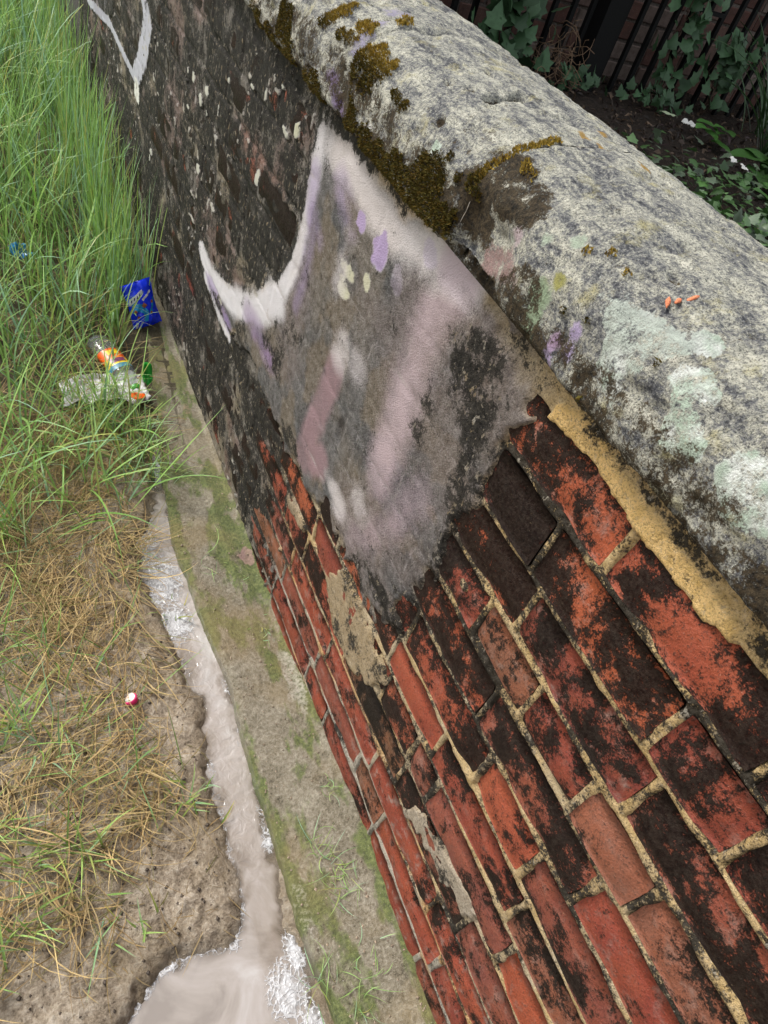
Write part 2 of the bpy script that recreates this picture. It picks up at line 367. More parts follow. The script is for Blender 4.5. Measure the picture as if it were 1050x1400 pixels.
def brick_base(L, H, Dp, seed, nx=9, nz=4):
    """front face grid with worn corners; front faces -x, long axis y"""
    ys = np.linspace(-.5, .5, nx+1); zs = np.linspace(-.5, .5, nz+1)
    ys = np.sign(ys)*(.5-(.5-np.abs(ys))**1.35/.5**.35); zs = np.sign(zs)*(.5-(.5-np.abs(zs))**1.25/.5**.25)
    Yg, Zg = np.meshgrid(ys*L, zs*H, indexing='ij')
    ed = np.minimum(L/2-np.abs(Yg), H/2-np.abs(Zg))
    n = fbm(Yg*30+seed*7.7, Zg*30, seed, 3)
    dep = .0020*(n-.5)*2 + .0038*np.exp(-ed/.0035) + .004*ss(.62, .8, vn(Yg*22+seed, Zg*22, seed+5))
    cw = np.exp(-np.hypot(L/2-np.abs(Yg), H/2-np.abs(Zg))/.012)
    Yv = Yg*(1-.018*cw)+.0016*(vn(Zg*60, Yg*8+seed, seed+2)-.5)*(ed < .004); Zv = Zg*(1-.05*cw)+.0022*(vn(Yg*28+seed, Zg*5, seed+3)-.5)*(ed < .004)
    V = np.stack([dep, Yv, Zv], -1).reshape(-1, 3)
    F = [tuple(q) for q in grid_faces(nx+1, nz+1, True)]
    idx = np.arange((nx+1)*(nz+1)).reshape(nx+1, nz+1)
    ring = list(idx[:, 0])+list(idx[-1, 1:])+list(idx[-2::-1, -1])+list(idx[0, -2:0:-1])
    V = V.tolist(); b = len(V)
    for i in ring: V.append((Dp, V[i][1], V[i][2]))
    n_ = len(ring)
    for i in range(n_):
        j = (i+1) % n_; F.append((int(ring[i]), int(ring[j]), b+j, b+i))
    F.append(tuple(b+i for i in range(n_)))
    return mk_mesh('brick', V, F, M_BRICK)
STRETCH = [brick_base(.212, .066, .09, s) for s in range(8)]
HEAD = [brick_base(.104, .066, .09, 20+s, 6, 4) for s in range(5)]

# soot of a brick by place: clean low courses near the camera, crusted above, black far along
SOOT_BLOBS = [((-.03, .63), .07, .05, .22), ((-.075, .50), .07, .06, .22), ((.34, .45), .05, .06, .22), ((.28, .44), .06, .05, .20), ((.03, .43), .06, .05, .16), ((.306, .80), .05, .03, .14), ((.138, .83), .03, .025, .14), ((.176, .747), .04, .03, .12), ((.05, .77), .05, .03, .10), ((.36, .58), .04, .05, .16),
              ((.253, .594), .05, .03, -.30), ((.057, .597), .05, .03, -.35), ((.168, .668), .06, .03, -.22), ((.196, .819), .04, .03, -.2), ((.15, .09), .25, .10, -.08)]
def blob_soot(y, z):
    s = 0.*y
    for (c, ry, rz, a) in SOOT_BLOBS: s = s+a*ss(1.3, .3, blob(y, z, c, ry, rz))
    return s
def brick_soot(y, z):
    s = .545+.30*(fbm(np.array(y*4.3+3.1), np.array(z*6.), 5, 2)-.5)*2
    s += .10*ss(.25, .6, z)*ss(.9, .1, y) - .22*ss(.24, .05, z)
    s += .35*ss(.75, 1.15, y) + .20*ss(.22, .45, y)*ss(.15, .35, z)*ss(.8, .7, z)
    s += float(blob_soot(np.array(y), np.array(z)))
    if y > 1.0: s = max(s, .88)
    return float(np.clip(s, .12, 1.0))
render_poly = WL['render']
nb = 0
for ci in range(len(BEDS)-1):
    zt, zb = BEDS[ci]-.0040, BEDS[ci+1]+.0040
    for ya, yb in zip(HJ[ci][:-1], HJ[ci][1:]):
        y0, y1 = ya+.004, yb-.004
        yc, zc = (y0+y1)/2, (zt+zb)/2
        if yc < -.45 or yc > 3.6: continue
        sd_ = min(float(poly_sd(np.array([q]), np.array([zz]), render_poly)[0]) for q in (y0, yc, y1) for zz in (zb, zt))
        if sd_ > .03: continue            # wholly under the render: nothing of it shows
        if ci == 12 and yc < .2: continue
        L = y1-y0
        me, l0 = (STRETCH[r2.randrange(8)], .212) if L > .15 else (HEAD[r2.randrange(5)], .104)
        o = wchild('brick', me, (r2.uniform(-.0015, .0015), yc, zc), scl=(1, L/l0, (zt-zb)/.066))
        o.rotation_euler = (r2.uniform(-.006, .006), r2.uniform(-.02, .02), r2.uniform(-.008, .008))
        if r2.random() < .5: o.scale.y *= -1; 
        so = brick_soot(yc, zc)+r2.uniform(-.10, .10)
        if yc < .75 and r2.random() < .18: so *= .55
        hue = r2.random()
        if zc < .16: hue = r2.choice([.1, .2, .3, .95, .8])
        o.color = (hue, min(1, max(.05, so)), r2.random()*.6+(.4 if zc < .15 else 0), 1); nb += 1

# ---- mortar, render and paint: one sheet with real relief over the brick faces
ys = nonuni(-.6, 3.9, lambda y: .0026*(1+max(0, y-.3)/1.1)); zs = np.arange(-.16, .905, .0032)
Yg, Zg = np.meshgrid(ys, zs, indexing='ij')
dj = np.full(Yg.shape, -1e3)
jw = .0042
ci_idx = np.clip(np.searchsorted(-np.array(BEDS), -Zg.ravel(), side='right')-1, 0, len(BEDS)-2).reshape(Yg.shape)
wob = .0034*(fbm(Yg*35, Zg*35, 31, 2)-.5)*2
for ci in range(len(BEDS)-1):
    msk = ci_idx == ci
    hj = np.array(HJ[ci]); y_ = Yg[msk]; z_ = Zg[msk]
    k_ = np.clip(np.searchsorted(hj, y_), 1, len(hj)-1)
    dy_ = np.minimum(y_-hj[k_-1], hj[k_]-y_); dz_ = np.minimum(BEDS[ci]-z_, z_-BEDS[ci+1])
    dj[msk] = jw-np.minimum(dy_, dz_)          # >0 inside the joint
above = Zg > BEDS[0]; dj[above] = np.maximum(dj[above], .004)
dj = dj+wob
nA = fbm(Yg*55, Zg*55, 41, 4); nB = fbm(Yg*14, Zg*14, 43, 4); nC = fbm(Yg*160, Zg*160, 47, 3)
inj = ss(-.004, .001, dj)
h = -.010*(1-inj) + inj*(-.0030+.0022*(nA-.5)+.0026*(nB-.5))
rsd = poly_sd(Yg, Zg, render_poly)+.045*(nB-.5)*2+.022*(nA-.5)
Mr = ss(-.006, .014, rsd)
Mr *= 1-.9*ss(.62, .72, nB)*ss(.0, .03, .05-np.abs(rsd))
rend_h = .0030+.003*(nB-.5)+.0008*(nA-.5)-.0012*inj
# flat black crust far along, hiding most joints there
far = ss(.72, 1.05, Yg)*(1-ss(.0, .02, rsd))
crust_h = .0006+.0050*(nB-.5)+.003*(nA-.5)-.0026*inj
h = h*(1-far)+np.maximum(h, crust_h)*far
h = np.maximum(h, -.010*(1-Mr)+rend_h*Mr)
def smear(poly, th=.0022, e=.010):
    s_ = poly_sd(Yg, Zg, poly)+.016*(nA-.5)*2; m_ = ss(-.002, e, s_); return m_, -.010*(1-m_)+(th+.003*(nA-.5))*m_
for q in ('sm1', 'sm2', 'sm3'):
    m_, hh = smear(WL[q], .0016); h = np.maximum(h, hh)
sY = poly_sd(Yg, Zg, WL['yel'])+.005*(nA-.5)*2; my = ss(-.001, .003, sY); hy = -.010*(1-my)+(.0016+.0012*(nA-.5))*my; h = np.maximum(h, hy)
h += .0008*(nC-.5)
# hollows: plaster slots
for p, rx, ry in (((.735, .50), .012, .028), ((.70, .335), .02, .006), ((.80, .45), .006, .02)):
    h -= .006*ss(1.2, .5, blob(Yg, Zg, p, rx, ry))
# colours
lowz = ss(.20, .02, Zg)
tint = np.zeros(Yg.shape+(3,))+np.array((.58, .40, .17))
tint = mix(tint, (.50, .40, .25), ss(.4, .65, nB)*.8)
tint = mix(tint, (.66, .45, .18), ss(.5, .66, Zg)*ss(.45, .35, Yg)*.8)
tint = mix(tint, (.40, .36, .29), lowz*.9)
tint = mix(tint, (.58, .32, .10), ss(.52, .66, fbm(Yg*9, Zg*25, 71, 3))*ss(.25, .12, Zg)*.9)
rcol = mix(np.zeros(Yg.shape+(3,))+np.array((.125, .112, .104)), (.18, .145, .108), ss(.42, .68, fbm(Yg*9, Zg*9, 51, 4)))
rcol = mix(rcol, (.06, .058, .058), ss(.52, .70, fbm(Yg*13, Zg*13, 53, 4)))
rcol = mix(rcol, (.20, .145, .085), ss(.54, .66, fbm(Yg*15, Zg*15, 58, 4))*.8)
rcol = mix(rcol, (.22, .165, .145), ss(.5, .7, fbm(Yg*5, Zg*7, 57, 3))*.7)
tint = tint*(1-Mr[..., None])+rcol*.8*Mr[..., None]
for q, c_ in (('sm1', (.40, .29, .15)), ('sm2', (.42, .29, .14)), ('sm3', (.42, .34, .24))):
    m_, _ = smear(WL[q]); tint = mix(tint, c_, m_)
tint = mix(tint, (.92, .60, .21), my)
tint = mix(tint, (.115, .10, .083), far*.95); tint = mix(tint, (.22, .19, .15), far*ss(.55, .72, fbm(Yg*40, Zg*26, 65, 3)))
soot = .50+.6*(fbm(Yg*4.3+3.1, Zg*6., 5, 2)-.5)+.3*(nB-.5)+.10*ss(.25, .6, Zg)+.8*blob_soot(Yg, Zg)
soot = np.where(Zg < .22, soot-.2*lowz, soot)
soot = soot*(1-Mr)+(.16+.30*(nB-.5))*Mr
soot = soot*(1-far)+(.80+.45*(nB-.5)+.25*(nA-.5))*far
soot = soot*(1-my)+(.30+.25*(nB-.5))*my
for q in ('sm1', 'sm2', 'sm3'):
    m_, _ = smear(WL[q]); soot = soot*(1-m_)+.36*m_
dk = ss(-.02, .04, poly_sd(Yg, Zg, WL['dark'])+.03*(nB-.5)); soot = np.maximum(soot, dk*(.66+.3*(nA-.5)))
bl = ss(.05, .005, seg_d(Yg, Zg, WL['black'])); soot = np.maximum(soot, bl*.74)
edge = ss(.07, .0, np.abs(rsd-.004))*ss(.75, .55, Yg)*ss(.25, .4, Zg)*ss(.80, .7, Zg); soot = np.maximum(soot, edge*.60)
top_shade = ss(.80, .84, Zg)*ss(.9, 1.1, Yg); soot = np.maximum(soot, top_shade*.75)  # shadow under the coping, painted in through the soot mask
# ledge splash: paler, greener foot
foot = ss(.10, .0, Zg-(-.09+.0*Yg))*far; tint = mix(tint, (.2, .17, .12), foot); soot = soot-.25*foot
# rust and ochre in the black crust
ru = ss(-.02, .03, poly_sd(Yg, Zg, WL['rust'])+.05*(nB-.5)); tint = mix(tint, (.20, .085, .05), ru); soot = soot*(1-ru)+.42*ru
oc = ss(.60, .72, fbm(Yg*4, Zg*11, 61, 4))*far; tint = mix(tint, (.20, .15, .08), oc*.8); soot -= oc*.22
r2s = ss(.62, .72, fbm(Yg*5, Zg*5, 63, 4))*far; tint = mix(tint, (.13, .062, .042), r2s*.8); soot -= r2s*.16
# paint
paint = np.zeros(Yg.shape+(3,))+np.array((.7, .68, .7)); spray = np.zeros(Yg.shape)
jy = .008*(nA-.5)
def stroke(pts, wd, soft, col, a=1., ydist=1., patchy=True):
    global paint, spray
    P = [(p[0]*ydist, p[1]) for p in pts]
    d_ = seg_d(Yg*ydist+jy, Zg+jy, P); f_ = ss(wd+soft*1.4, wd-soft*.9, d_)*a*np.clip(.40+1.1*nB+.35*(nA-.5), .3, 1.05 if patchy else 1.)
    if not patchy: f_ = ss(wd+soft, wd-soft*.4, d_)*a
    paint = mix(paint, col, f_/(f_+.25*spray+1e-6)*(f_ > .01)); spray = np.maximum(spray, f_)
WHT, LIL, PNK, PUR = (.70, .67, .68), (.46, .35, .56), (.50, .39, .41), (.27, .19, .37)
smoke = ss(.50, .64, fbm(Yg*7+4, Zg*4.5, 83, 4))*Mr; soot = np.maximum(soot, smoke*(.40+.3*(nA-.5)))
for c_, rx_, ry_, a_ in (((.50, .80), .07, .06, .75), ((.47, .76), .05, .06, .7), ((.46, .37), .06, .05, .72), ((.44, .45), .03, .06, .6), ((.42, .58), .025, .06, .55), ((.44, .70), .03, .05, .45), ((.95, .50), .05, .06, .5), ((.90, .33), .10, .03, .6), ((1.08, .40), .1, .04, .55)):
    soot = np.maximum(soot, a_*ss(1.25, .3, blob(Yg, Zg, c_, rx_, ry_)+.7*(nB-.5))*Mr)
fog = ss(-.02, .10, rsd)*ss(.44, .6, fbm(Yg*6, Zg*6, 81, 3)); spray = np.maximum(spray, fog*.18); paint = mix(paint, (.27, .24, .23), (fog > .01)*1.)
stroke(WL['pink'], .030, .034, PNK, .95)
stroke([(.50, .60), (.56, .46), (.60, .40)], .03, .03, (.50, .38, .42), .45)
stroke(WL['mauve'], .030, .014, (.30, .19, .205), .85)
stroke(WL['band'], .020, .024, (.68, .62, .60), 1.05)
stroke([(.70, .835), (.60, .865), (.55, .872)], .014, .016, (.72, .67, .66), 1.)
stroke([(.605, .862), (.57, .868)], .016, .014, (.60, .48, .54), .8)
stroke(WL['arc'][:5], .018, .026, WHT, .95, .55, False)
stroke(WL['arc'][4:], .016, .014, WHT, .9, .8)
stroke(WL['spike'], .012, .010, WHT, .9, .4)
stroke(WL['spikep'], .010, .010, PUR, .7, .4)
stroke(WL['spikep2'], .020, .02, (.30, .20, .36), .6, .6)
stroke([(.985, .72), (.975, .64), (.99, .56)], .014, .018, (.30, .23, .36), .5)
stroke(WL['purple'], .012, .016, (.36, .28, .43), .5)
stroke([(.92, .80), (.86, .77)], .015, .02, (.45, .36, .50), .55)
for i_, (cc, rx, ry) in enumerate(zip(WL['blobs'], (.022, .017, .02, .02), (.026, .016, .014, .02))):
    b_ = ss(1.1, .85, blob(Yg+jy*2, Zg+jy, cc, rx, ry)+.9*(nA-.5)); b_ = b_*(1. if i_ < 2 else .45); paint = mix(paint, LIL if i_ < 2 else (.52, .43, .60), b_); spray = np.maximum(spray, b_)
for cc, rx, ry in ((WL['cream'][0], .030, .012), (WL['cream'][1], .026, .012), (WL['cream'][2], .01, .012)):
    b_ = ss(1.1, .8, blob(Yg+jy*2, Zg+jy*2, cc, rx, ry)+1.1*(nA-.5)); paint = mix(paint, (.58, .56, .40), b_); spray = np.maximum(spray, b_*.9)
for cc, rr, a_ in ((WL['hot'][0], .045, .75), (WL['hot'][1], .05, .5), (WL['hot'][2], .05, .5), (WL['hot'][3], .012, .3)):
    b_ = ss(1., .1, blob(Yg, Zg, cc, rr*1.3, rr))*a_; paint = mix(paint, (.66, .60, .60), b_/(b_+.3*spray+1e-6)); spray = np.maximum(spray, b_)
stroke(WL['vee'], .011, .006, (.50, .50, .55), 1.25, .22, False)
stroke(WL['drip'], .007, .003, (.75, .74, .66), 1.2, .22, False)
stroke([(3.3, .36), (3.0, .45), (2.9, .56)], .02, .02, (.30, .28, .33), .5, .4)
for i_, cc in enumerate(WL['spots']):
    b_ = ss(1.15, .7, blob(Yg+jy*1.5, Zg+jy, cc, .006+.005*(i_ % 3), .006+.005*((i_*7) % 4)/2)+1.1*(nA-.5)); paint = mix(paint, (.58, .57, .47), b_); spray = np.maximum(spray, b_*.9)
b_ = ss(1.1, .8, blob(Yg+jy, Zg+jy, WL['spots'][10], .014, .014)+.9*(nA-.5)); paint = mix(paint, (.56, .55, .40), b_); spray = np.maximum(spray, b_*.9)
wsp = ss(.84, .92, vn(Yg*75, Zg*70, 91))*ss(.45, .6, vn(Yg*6, Zg*6, 92))*far; paint = mix(paint, (.45, .42, .34), wsp); spray = np.maximum(spray, wsp*.75)
soot *= 1-.8*ss(.35, .8, spray)
soot = np.maximum(soot, dk*(.62+.3*(nA-.5))); spray *= 1-.7*dk
scr = ss(.0015, .0045, dj)*.7*Mr*ss(.50, .66, fbm(Yg*10, Zg*30, 87, 3)); paint = mix(paint, (.50, .44, .42), scr); spray = np.maximum(spray, .55*scr)
for cc, rx_, ry_, a_ in (((.80, .62), .05, .05, .6), ((.70, .40), .05, .03, .7), ((.86, .70), .04, .07, .55), ((1.02, .62), .03, .1, .6), ((.62, .45), .05, .04, .5)):
    b_ = ss(1., .2, blob(Yg, Zg, cc, rx_, ry_)+.9*(nB-.5)+.4*(nA-.5))*a_; paint = mix(paint, (.62, .57, .56), b_/(b_+.4*spray+1e-6)); spray = np.maximum(spray, b_)
film = ss(.05, .16, spray); h = np.maximum(h, -.010*(1-film)+(.0026+.0010*(nA-.5)-.0010*inj+.0006*(nC-.5))*film)
me = mk_mesh('mortar_render', np.stack([-h, Yg, Zg], -1), grid_faces(len(ys), len(zs), True), M_SKIN)
attr_c(me, 'tint', tint); attr_f(me, 'soot', np.clip(soot, 0, 1)); attr_f(me, 'spray', np.clip(spray, 0, 1)); attr_c(me, 'paint', paint)
wchild('mortar_render', me)
# wall core and the far run of the wall
V, F = box_vf(.014, .235, -1.6, 9, -.3, .886)
wchild('wall_core', mk_mesh('wall_core', V, F, plain('sooty_core_brick', (.05, .042, .036), .85, 30, .5, .004), False))
V, F = box_vf(-.001, .0135, 3.8, 9, -.3, .886); wchild('far_face', mk_mesh('far_face', V, F, plain('sooty_far_brick', (.045, .038, .034), .85, 40, .6, .004), False))

# ---- coping stones
PROF = [(0.03, .889), (-.014, .887), (-.022, .890), (-.0255, .897), (-.025, .911)]
for i in range(45):
    th = math.pi*(1-i/44); c_, s_ = math.cos(th), math.sin(th)
    PROF.append((.125+.149*math.copysign(abs(c_)**.72, c_), .915+.0932*abs(s_)**.72))
PROF += [(.2755, .897), (.27, .887), (.22, .889)]
PROF = np.array(PROF); PS = np.r_[0, np.cumsum(np.hypot(*np.diff(PROF, axis=0).T))]
def cop_pt(s): return np.interp(s, PS, PROF[:, 0]), np.interp(s, PS, PROF[:, 1])
M_MOSS = None
def moss_mat():
    k = NM('moss'); c = k.attr('col'); n = k.noise(300, 4, .6)
    return k.fin(k.mix(k.rng(n, .3, .7), k.mix(.5, c, (.01, .01, .0)), c), .9, None, .15)
M_MOSS = moss_mat()
STONES = [(-1.5, .5985, 'A'), (.5993, .9325, 'B'), (.9355, 1.3155, 'C'), (1.3185, 1.80, 'D'), (1.81, 2.3, 'E'), (2.31, 2.8, 'F'), (2.81, 3.4, 'G')]
def mixc(a, b, f): return np.array(a)*(1-f[..., None])+np.array(b)*f[..., None]
def cop_masks(y, s):
    """tint rgb, amount, soot, moss, inset for coping coordinates"""
    n1 = fbm(y*30, s*30, 101, 4); n2 = fbm(y*90, s*90, 103, 4); n3 = fbm(y*11, s*11, 105, 3)
    t = np.zeros(y.shape+(3,))+np.array((.5, .5, .45)); amt = np.zeros(y.shape); so = np.full(y.shape, .10)+.25*(n3-.5); mo = np.zeros(y.shape); ins = np.zeros(y.shape)
    def put(c, rx, ry, col, a=1., rag=.7):
        nonlocal t, amt
        f_ = ss(1.25, .35, blob(y, s, c, rx, ry)+rag*(n1-.5)*1.6+.5*(n2-.5)); t = mix(t, col, f_*(f_ > 0)); amt = np.maximum(amt, f_*a)
    # dark soffit, fascia grime
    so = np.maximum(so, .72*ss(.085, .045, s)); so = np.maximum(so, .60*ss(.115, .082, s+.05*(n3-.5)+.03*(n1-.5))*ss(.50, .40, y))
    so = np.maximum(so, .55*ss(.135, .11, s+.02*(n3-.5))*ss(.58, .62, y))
    for c in CP['brown']: so = np.maximum(so, .62*ss(1.1, .5, blob(y, s, c, .04, .022)+.6*(n1-.5)))
    for c in CP['dark']: so = np.maximum(so, .82*ss(1.25, .4, blob(y, s, c, .045, .030)+.6*(n1-.5)))
    WR = [.020, .026, .030, .014, .026, .011, .018, .010, .010, .018, .020, .016, .024, .022]
    for c, r_ in zip(CP['white'], WR):
        f_ = ss(1.08, .82, blob(y, s, c, r_, r_*.85)+.75*(n1-.5)*1.6+.6*(n2-.5)); t = mix(t, mixc((.50, .60, .48), (.78, .80, .75), ss(.35, .65, n2)), f_); amt = np.maximum(amt, f_*(.66+.26*ss(.35, .6, n3)))
    for c in [(.10, .11), (.06, .09)]: put(c, .02, .016, (.62, .66, .60), .8)
    put((.335, .135), .055, .035, (.52, .57, .50), .50, .9)
    for c in CP['green']: put(c, .022, .020, (.33, .42, .27), .95, .4)
    put((.428, .118), .014, .012, (.36, .34, .10), .9)
    for c in CP['green2']: put(c, .012, .012, (.45, .52, .40), .8)
    for c in CP['lil']: put(c, .012, .014, (.47, .38, .58), .85, .5)
    put((.392, .078), .012, .014, (.52, .36, .52), 1., .4)
    for c in CP['pinkj']: put(c, .026, .022, (.36, .24, .22), .75, .9)
    put((.505, .117), .012, .012, (.62, .5, .52), .9)
    for c in CP['purp']: put(c, .030, .020, (.24, .17, .31), 1.05, .4)
    for c in CP['lavtop']: put(c, .025, .03, (.34, .31, .40), .7, .9)
    put((.83, .075), .03, .012, (.60, .57, .55), .8); put((.88, .063), .03, .012, (.62, .58, .58), .9)
    put((.655, .09), .014, .012, (.60, .56, .42), .7); put((1.33, .09), .03, .04, (.45, .38, .28), .8, .4)
    # orange lichen flecks on the crown
    for c in CP['seam'][4:]+CP['seam2']+[(.60, .285)]: put(c, .016, .008, (.42, .25, .05), .85, .8)
    # moss
    def mossput(c, rx, ry, a=1.):
        nonlocal mo
        mo = np.maximum(mo, a*ss(1.1, .5, blob(y, s, c, rx, ry)+1.3*(n1-.5)+1.5*(n2-.5)))
    for c in CP['moss']: mossput(c, .026, .016)
    for c in CP['mossd']: mossput(c, .036, .020, .95)
    mo = np.maximum(mo, .9*ss(.62, .72, n3+.18*(n1-.5))*ss(.135, .11, s)*ss(.05, .07, s)*ss(.6, .63, y))
    mo = mo*(1-ss(1.3, .7, blob(y, s, (.945, .075), .04, .035)))
    for i_, c in enumerate(CP['tuft']): mossput(c, .0075+.002*(i_ % 3) if i_ < 9 else .0055, .0065 if i_ < 9 else .005)
    d_ = seg_d(y, s, CP['seam'][:4]); mo = np.maximum(mo, ss(.010, .003, d_+.012*(n1-.5)))
    # wear: worn lower corner of the near stone, pits, slot
    ins += .013*ss(.475, .53, y)*ss(.60, .58, y)*ss(.135, .10, s)
    ins += .002*ss(.008, .002, seg_d(y, s, CP['seam'][:5])+.004*(n1-.5))
    hole = ss(.013, .004, seg_d(y, s, CP['hole'])+.006*(n1-.5)); ins += .014*hole; so = np.maximum(so, .8*hole)
    for c in CP['hole2']+[(.745, .20), (.77, .185), (.36, .19)]:
        b_ = ss(1.1, .4, blob(y, s, c, .011, .007)+.5*(n1-.5)); ins += .006*b_; so = np.maximum(so, .7*b_)
    ins += .003*(n3-.5)*2+.0026*(n1-.5)*2+.0022*(n2-.5)*2
    ins += .003*ss(.62, .75, n1)
    return t, amt, np.clip(so, 0, 1), mo, ins
def normals_2d(s):
    x0, z0 = cop_pt(s-.006); x1, z1 = cop_pt(s+.006); tx, tz = x1-x0, z1-z0; L = np.hypot(tx, tz)+1e-9
    return -tz/L, tx/L                     # outward (left of travel)
for (a, b, nm) in STONES:
    step = (lambda y: .003) if nm in 'ABC' else (lambda y: .007)
    yy = nonuni(max(a, -.35), b, step); yy[-1] = b
    if a < -.35: yy = np.r_[np.linspace(a, -.36, 40), yy]
    sv_ = np.r_[np.arange(0, .40, .003), np.arange(.40, PS[-1], .012), PS[-1]]
    Yc, Sc = np.meshgrid(yy, sv_, indexing='ij')
    t, amt, so, mo, ins = cop_masks(Yc, Sc)
    e = np.minimum(Yc-a, b-Yc); ins = ins+(.0022 if nm in 'AB' else .006)*np.exp(-e/.004)*(.6+.8*vn(Yc*0+a*9, Sc*40, 3))
    lift = .0025*mo*(1-.0)
    px, pz = cop_pt(Sc); nx, nz = normals_2d(Sc)
    off = np.where(Sc < .05, 0, lift-ins)
    sag = {'A': .0, 'B': .0004, 'C': .0, 'D': .003}.get(nm, 0)
    V = np.stack([px+nx*off, Yc, pz+nz*off+sag], -1)
    n_, m_ = V.shape[:2]; VV = V.reshape(-1, 3).tolist(); F = grid_faces(n_, m_).tolist()
    c0 = len(VV); VV.append((.12, a, .93)); VV.append((.12, b, .93))
    F2 = [(c0, j, j+1) for j in range(m_-1)]+[(c0, m_-1, 0)]
    o_ = (n_-1)*m_; F2 += [(c0+1, o_+j+1, o_+j) for j in range(m_-1)]+[(c0+1, o_, o_+m_-1)]
    me = mk_mesh('coping_stone', np.array(VV), [tuple(f) for f in F]+F2, M_COP)
    pad = lambda v, k: np.concatenate([v.reshape(-1, *v.shape[2:]), np.zeros((2,)+v.shape[2:])+k])
    attr_c(me, 'tint', pad(t, .1)); attr_f(me, 'amt', pad(amt, 0)); attr_f(me, 'soot', pad(so, .8))
    stone = wchild('coping_stone', me)
    # moss cushions: short blades standing on the stone
    if nm in 'ABCD':
        N = 90000 if nm != 'D' else 30000
        yr = rng.uniform(max(a, -.1), b, N); sr = rng.uniform(.04, .36, N)
        _, _, _, mo_, ins_ = cop_masks(yr, sr); keep = mo_ > .42+.45*rng.random(N); yr, sr, mo_, ins_ = yr[keep], sr[keep], mo_[keep], ins_[keep]
        if len(yr):
            k_ = len(yr); X, Z = cop_pt(sr); NX, NZ = normals_2d(sr); o2 = .0025*mo_-ins_
            P = np.stack([X+NX*o2, yr, Z+NZ*o2+sag], -1)
            ht = rng.uniform(.0018, .0046, k_)*(.5+.6*mo_); dirv = np.stack([NX, np.zeros(k_), NZ], -1)+rng.normal(0, .55, (k_, 3)); dirv[:, 2] += .2
            dirv /= np.linalg.norm(dirv, axis=1)[:, None]; side = np.cross(dirv, rng.normal(0, 1, (k_, 3))); side /= np.linalg.norm(side, axis=1)[:, None]+1e-9
            wd = rng.uniform(.0007, .0014, k_)[:, None]
            VV = np.stack([P-side*wd-dirv*.001, P+side*wd-dirv*.001, P+dirv*ht[:, None]], 1)
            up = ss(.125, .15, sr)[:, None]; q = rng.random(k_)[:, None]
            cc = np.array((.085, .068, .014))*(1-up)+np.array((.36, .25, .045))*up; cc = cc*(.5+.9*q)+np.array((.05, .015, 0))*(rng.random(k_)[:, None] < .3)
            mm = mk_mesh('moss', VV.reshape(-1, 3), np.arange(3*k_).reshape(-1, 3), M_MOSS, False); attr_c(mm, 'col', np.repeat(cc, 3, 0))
            tag(obj('moss', mm, stone), kind='stuff')
# mortar in the gaps between the stones
M_JM = plain('coping_joint_mortar', (.20, .175, .145), .9, 80, .6, .004)
for (ya, yb, dx) in ((.592, .606, .005), (.926, .942, .012), (1.308, 1.326, .008), (1.797, 1.813, .014), (2.297, 2.313, .014), (2.797, 2.813, .014)):
    n_ = 40; sv_ = np.linspace(.03, .55, n_); V = []
    for y in np.linspace(ya, yb, 4):
        px, pz = cop_pt(sv_); nx, nz = normals_2d(sv_); dn = dx+.004*(vn(sv_*60, sv_*0+y*99, 4)-.5)*2
        V += np.stack([px-nx*dn, np.full(n_, y), pz-nz*dn], -1).tolist()
    wchild('joint_mortar', mk_mesh('joint_mortar', V, grid_faces(4, n_), M_JM))

# ================================================================== LEDGE (concrete footing)
k = NM('mossy_concrete')
a1 = k.noise(18, 8, .7); a2 = k.noise(150, 6, .7, seed=2.); a3 = k.noise(7, 4, .6, seed=5.); a4 = k.noise(650, 3, .6, seed=7.)
c = k.ramp(k.math('ADD', k.math('MULTIPLY', a1, .3), k.math('ADD', k.math('MULTIPLY', a2, .45), k.math('MULTIPLY', a4, .25))), [(.38, (.05, .04, .025)), (.46, (.17, .145, .10)), (.53, (.25, .22, .165)), (.63, (.40, .365, .29))])
grn = k.attr('algae', True)
gf = k.rng(k.math('SUBTRACT', k.math('ADD', k.math('ADD', k.math('MULTIPLY', a1, .35), k.math('MULTIPLY', a2, .3)), k.math('MULTIPLY', grn, .7)), .66), -.08, .14)
c = k.mix(k.math('MULTIPLY', gf, .85), c, k.mix(k.rng(a2, .35, .7), (.035, .058, .012), (.17, .20, .05)))
c = k.mix(k.rng(a3, .45, .65, 0, .4), c, (.24, .17, .075))
c = k.mix(k.rng(a4, .58, .7, 0, .55), c, (.03, .027, .02)); c = k.mix(k.rng(k.noise(420, 3, .6, seed=9.), .66, .74, 0, .5), c, (.62, .6, .52))
def thresh(k, a, n): return k.rng(k.math('ADD', k.math('SUBTRACT', n, .5), k.math('SUBTRACT', a, .5)), -.12, .12)
c = k.mix(k.math('MULTIPLY', thresh(k, k.attr('pinkp', True), a2), .6), c, (.33, .19, .18))
c = k.mix(k.math('MULTIPLY', thresh(k, k.attr('pale', True), a2), .7), c, (.42, .38, .33))
c = k.mix(k.rng(k.noise(75, 7, .75, seed=13.), .50, .64, 0, .35), c, k.mix(.7, c, (.02, .016, .008)))
M_LEDGE = k.fin(c, k.rng(a2, .3, .75, .35, .7), k.bump(k.math('ADD', k.math('MULTIPLY', a1, 1.), k.math('ADD', a2, k.math('MULTIPLY', a4, .6))), .0042, 1.), .3)
LY = np.array([p[1] for p in GN['ledge']][::-1]); LX = np.array([p[0] for p in GN['ledge']][::-1])
def ledge_x(y): return np.interp(y, np.r_[-1.5, LY, 2.3, 3, 9], np.r_[-.125, LX, -.03, -.02, -.02])
def z_in(y): return np.interp(y, [-.6, .05, .3, .4, .57, .8, 2], [-.035, -.045, -.048, -.06, -.08, -.105, -.118])
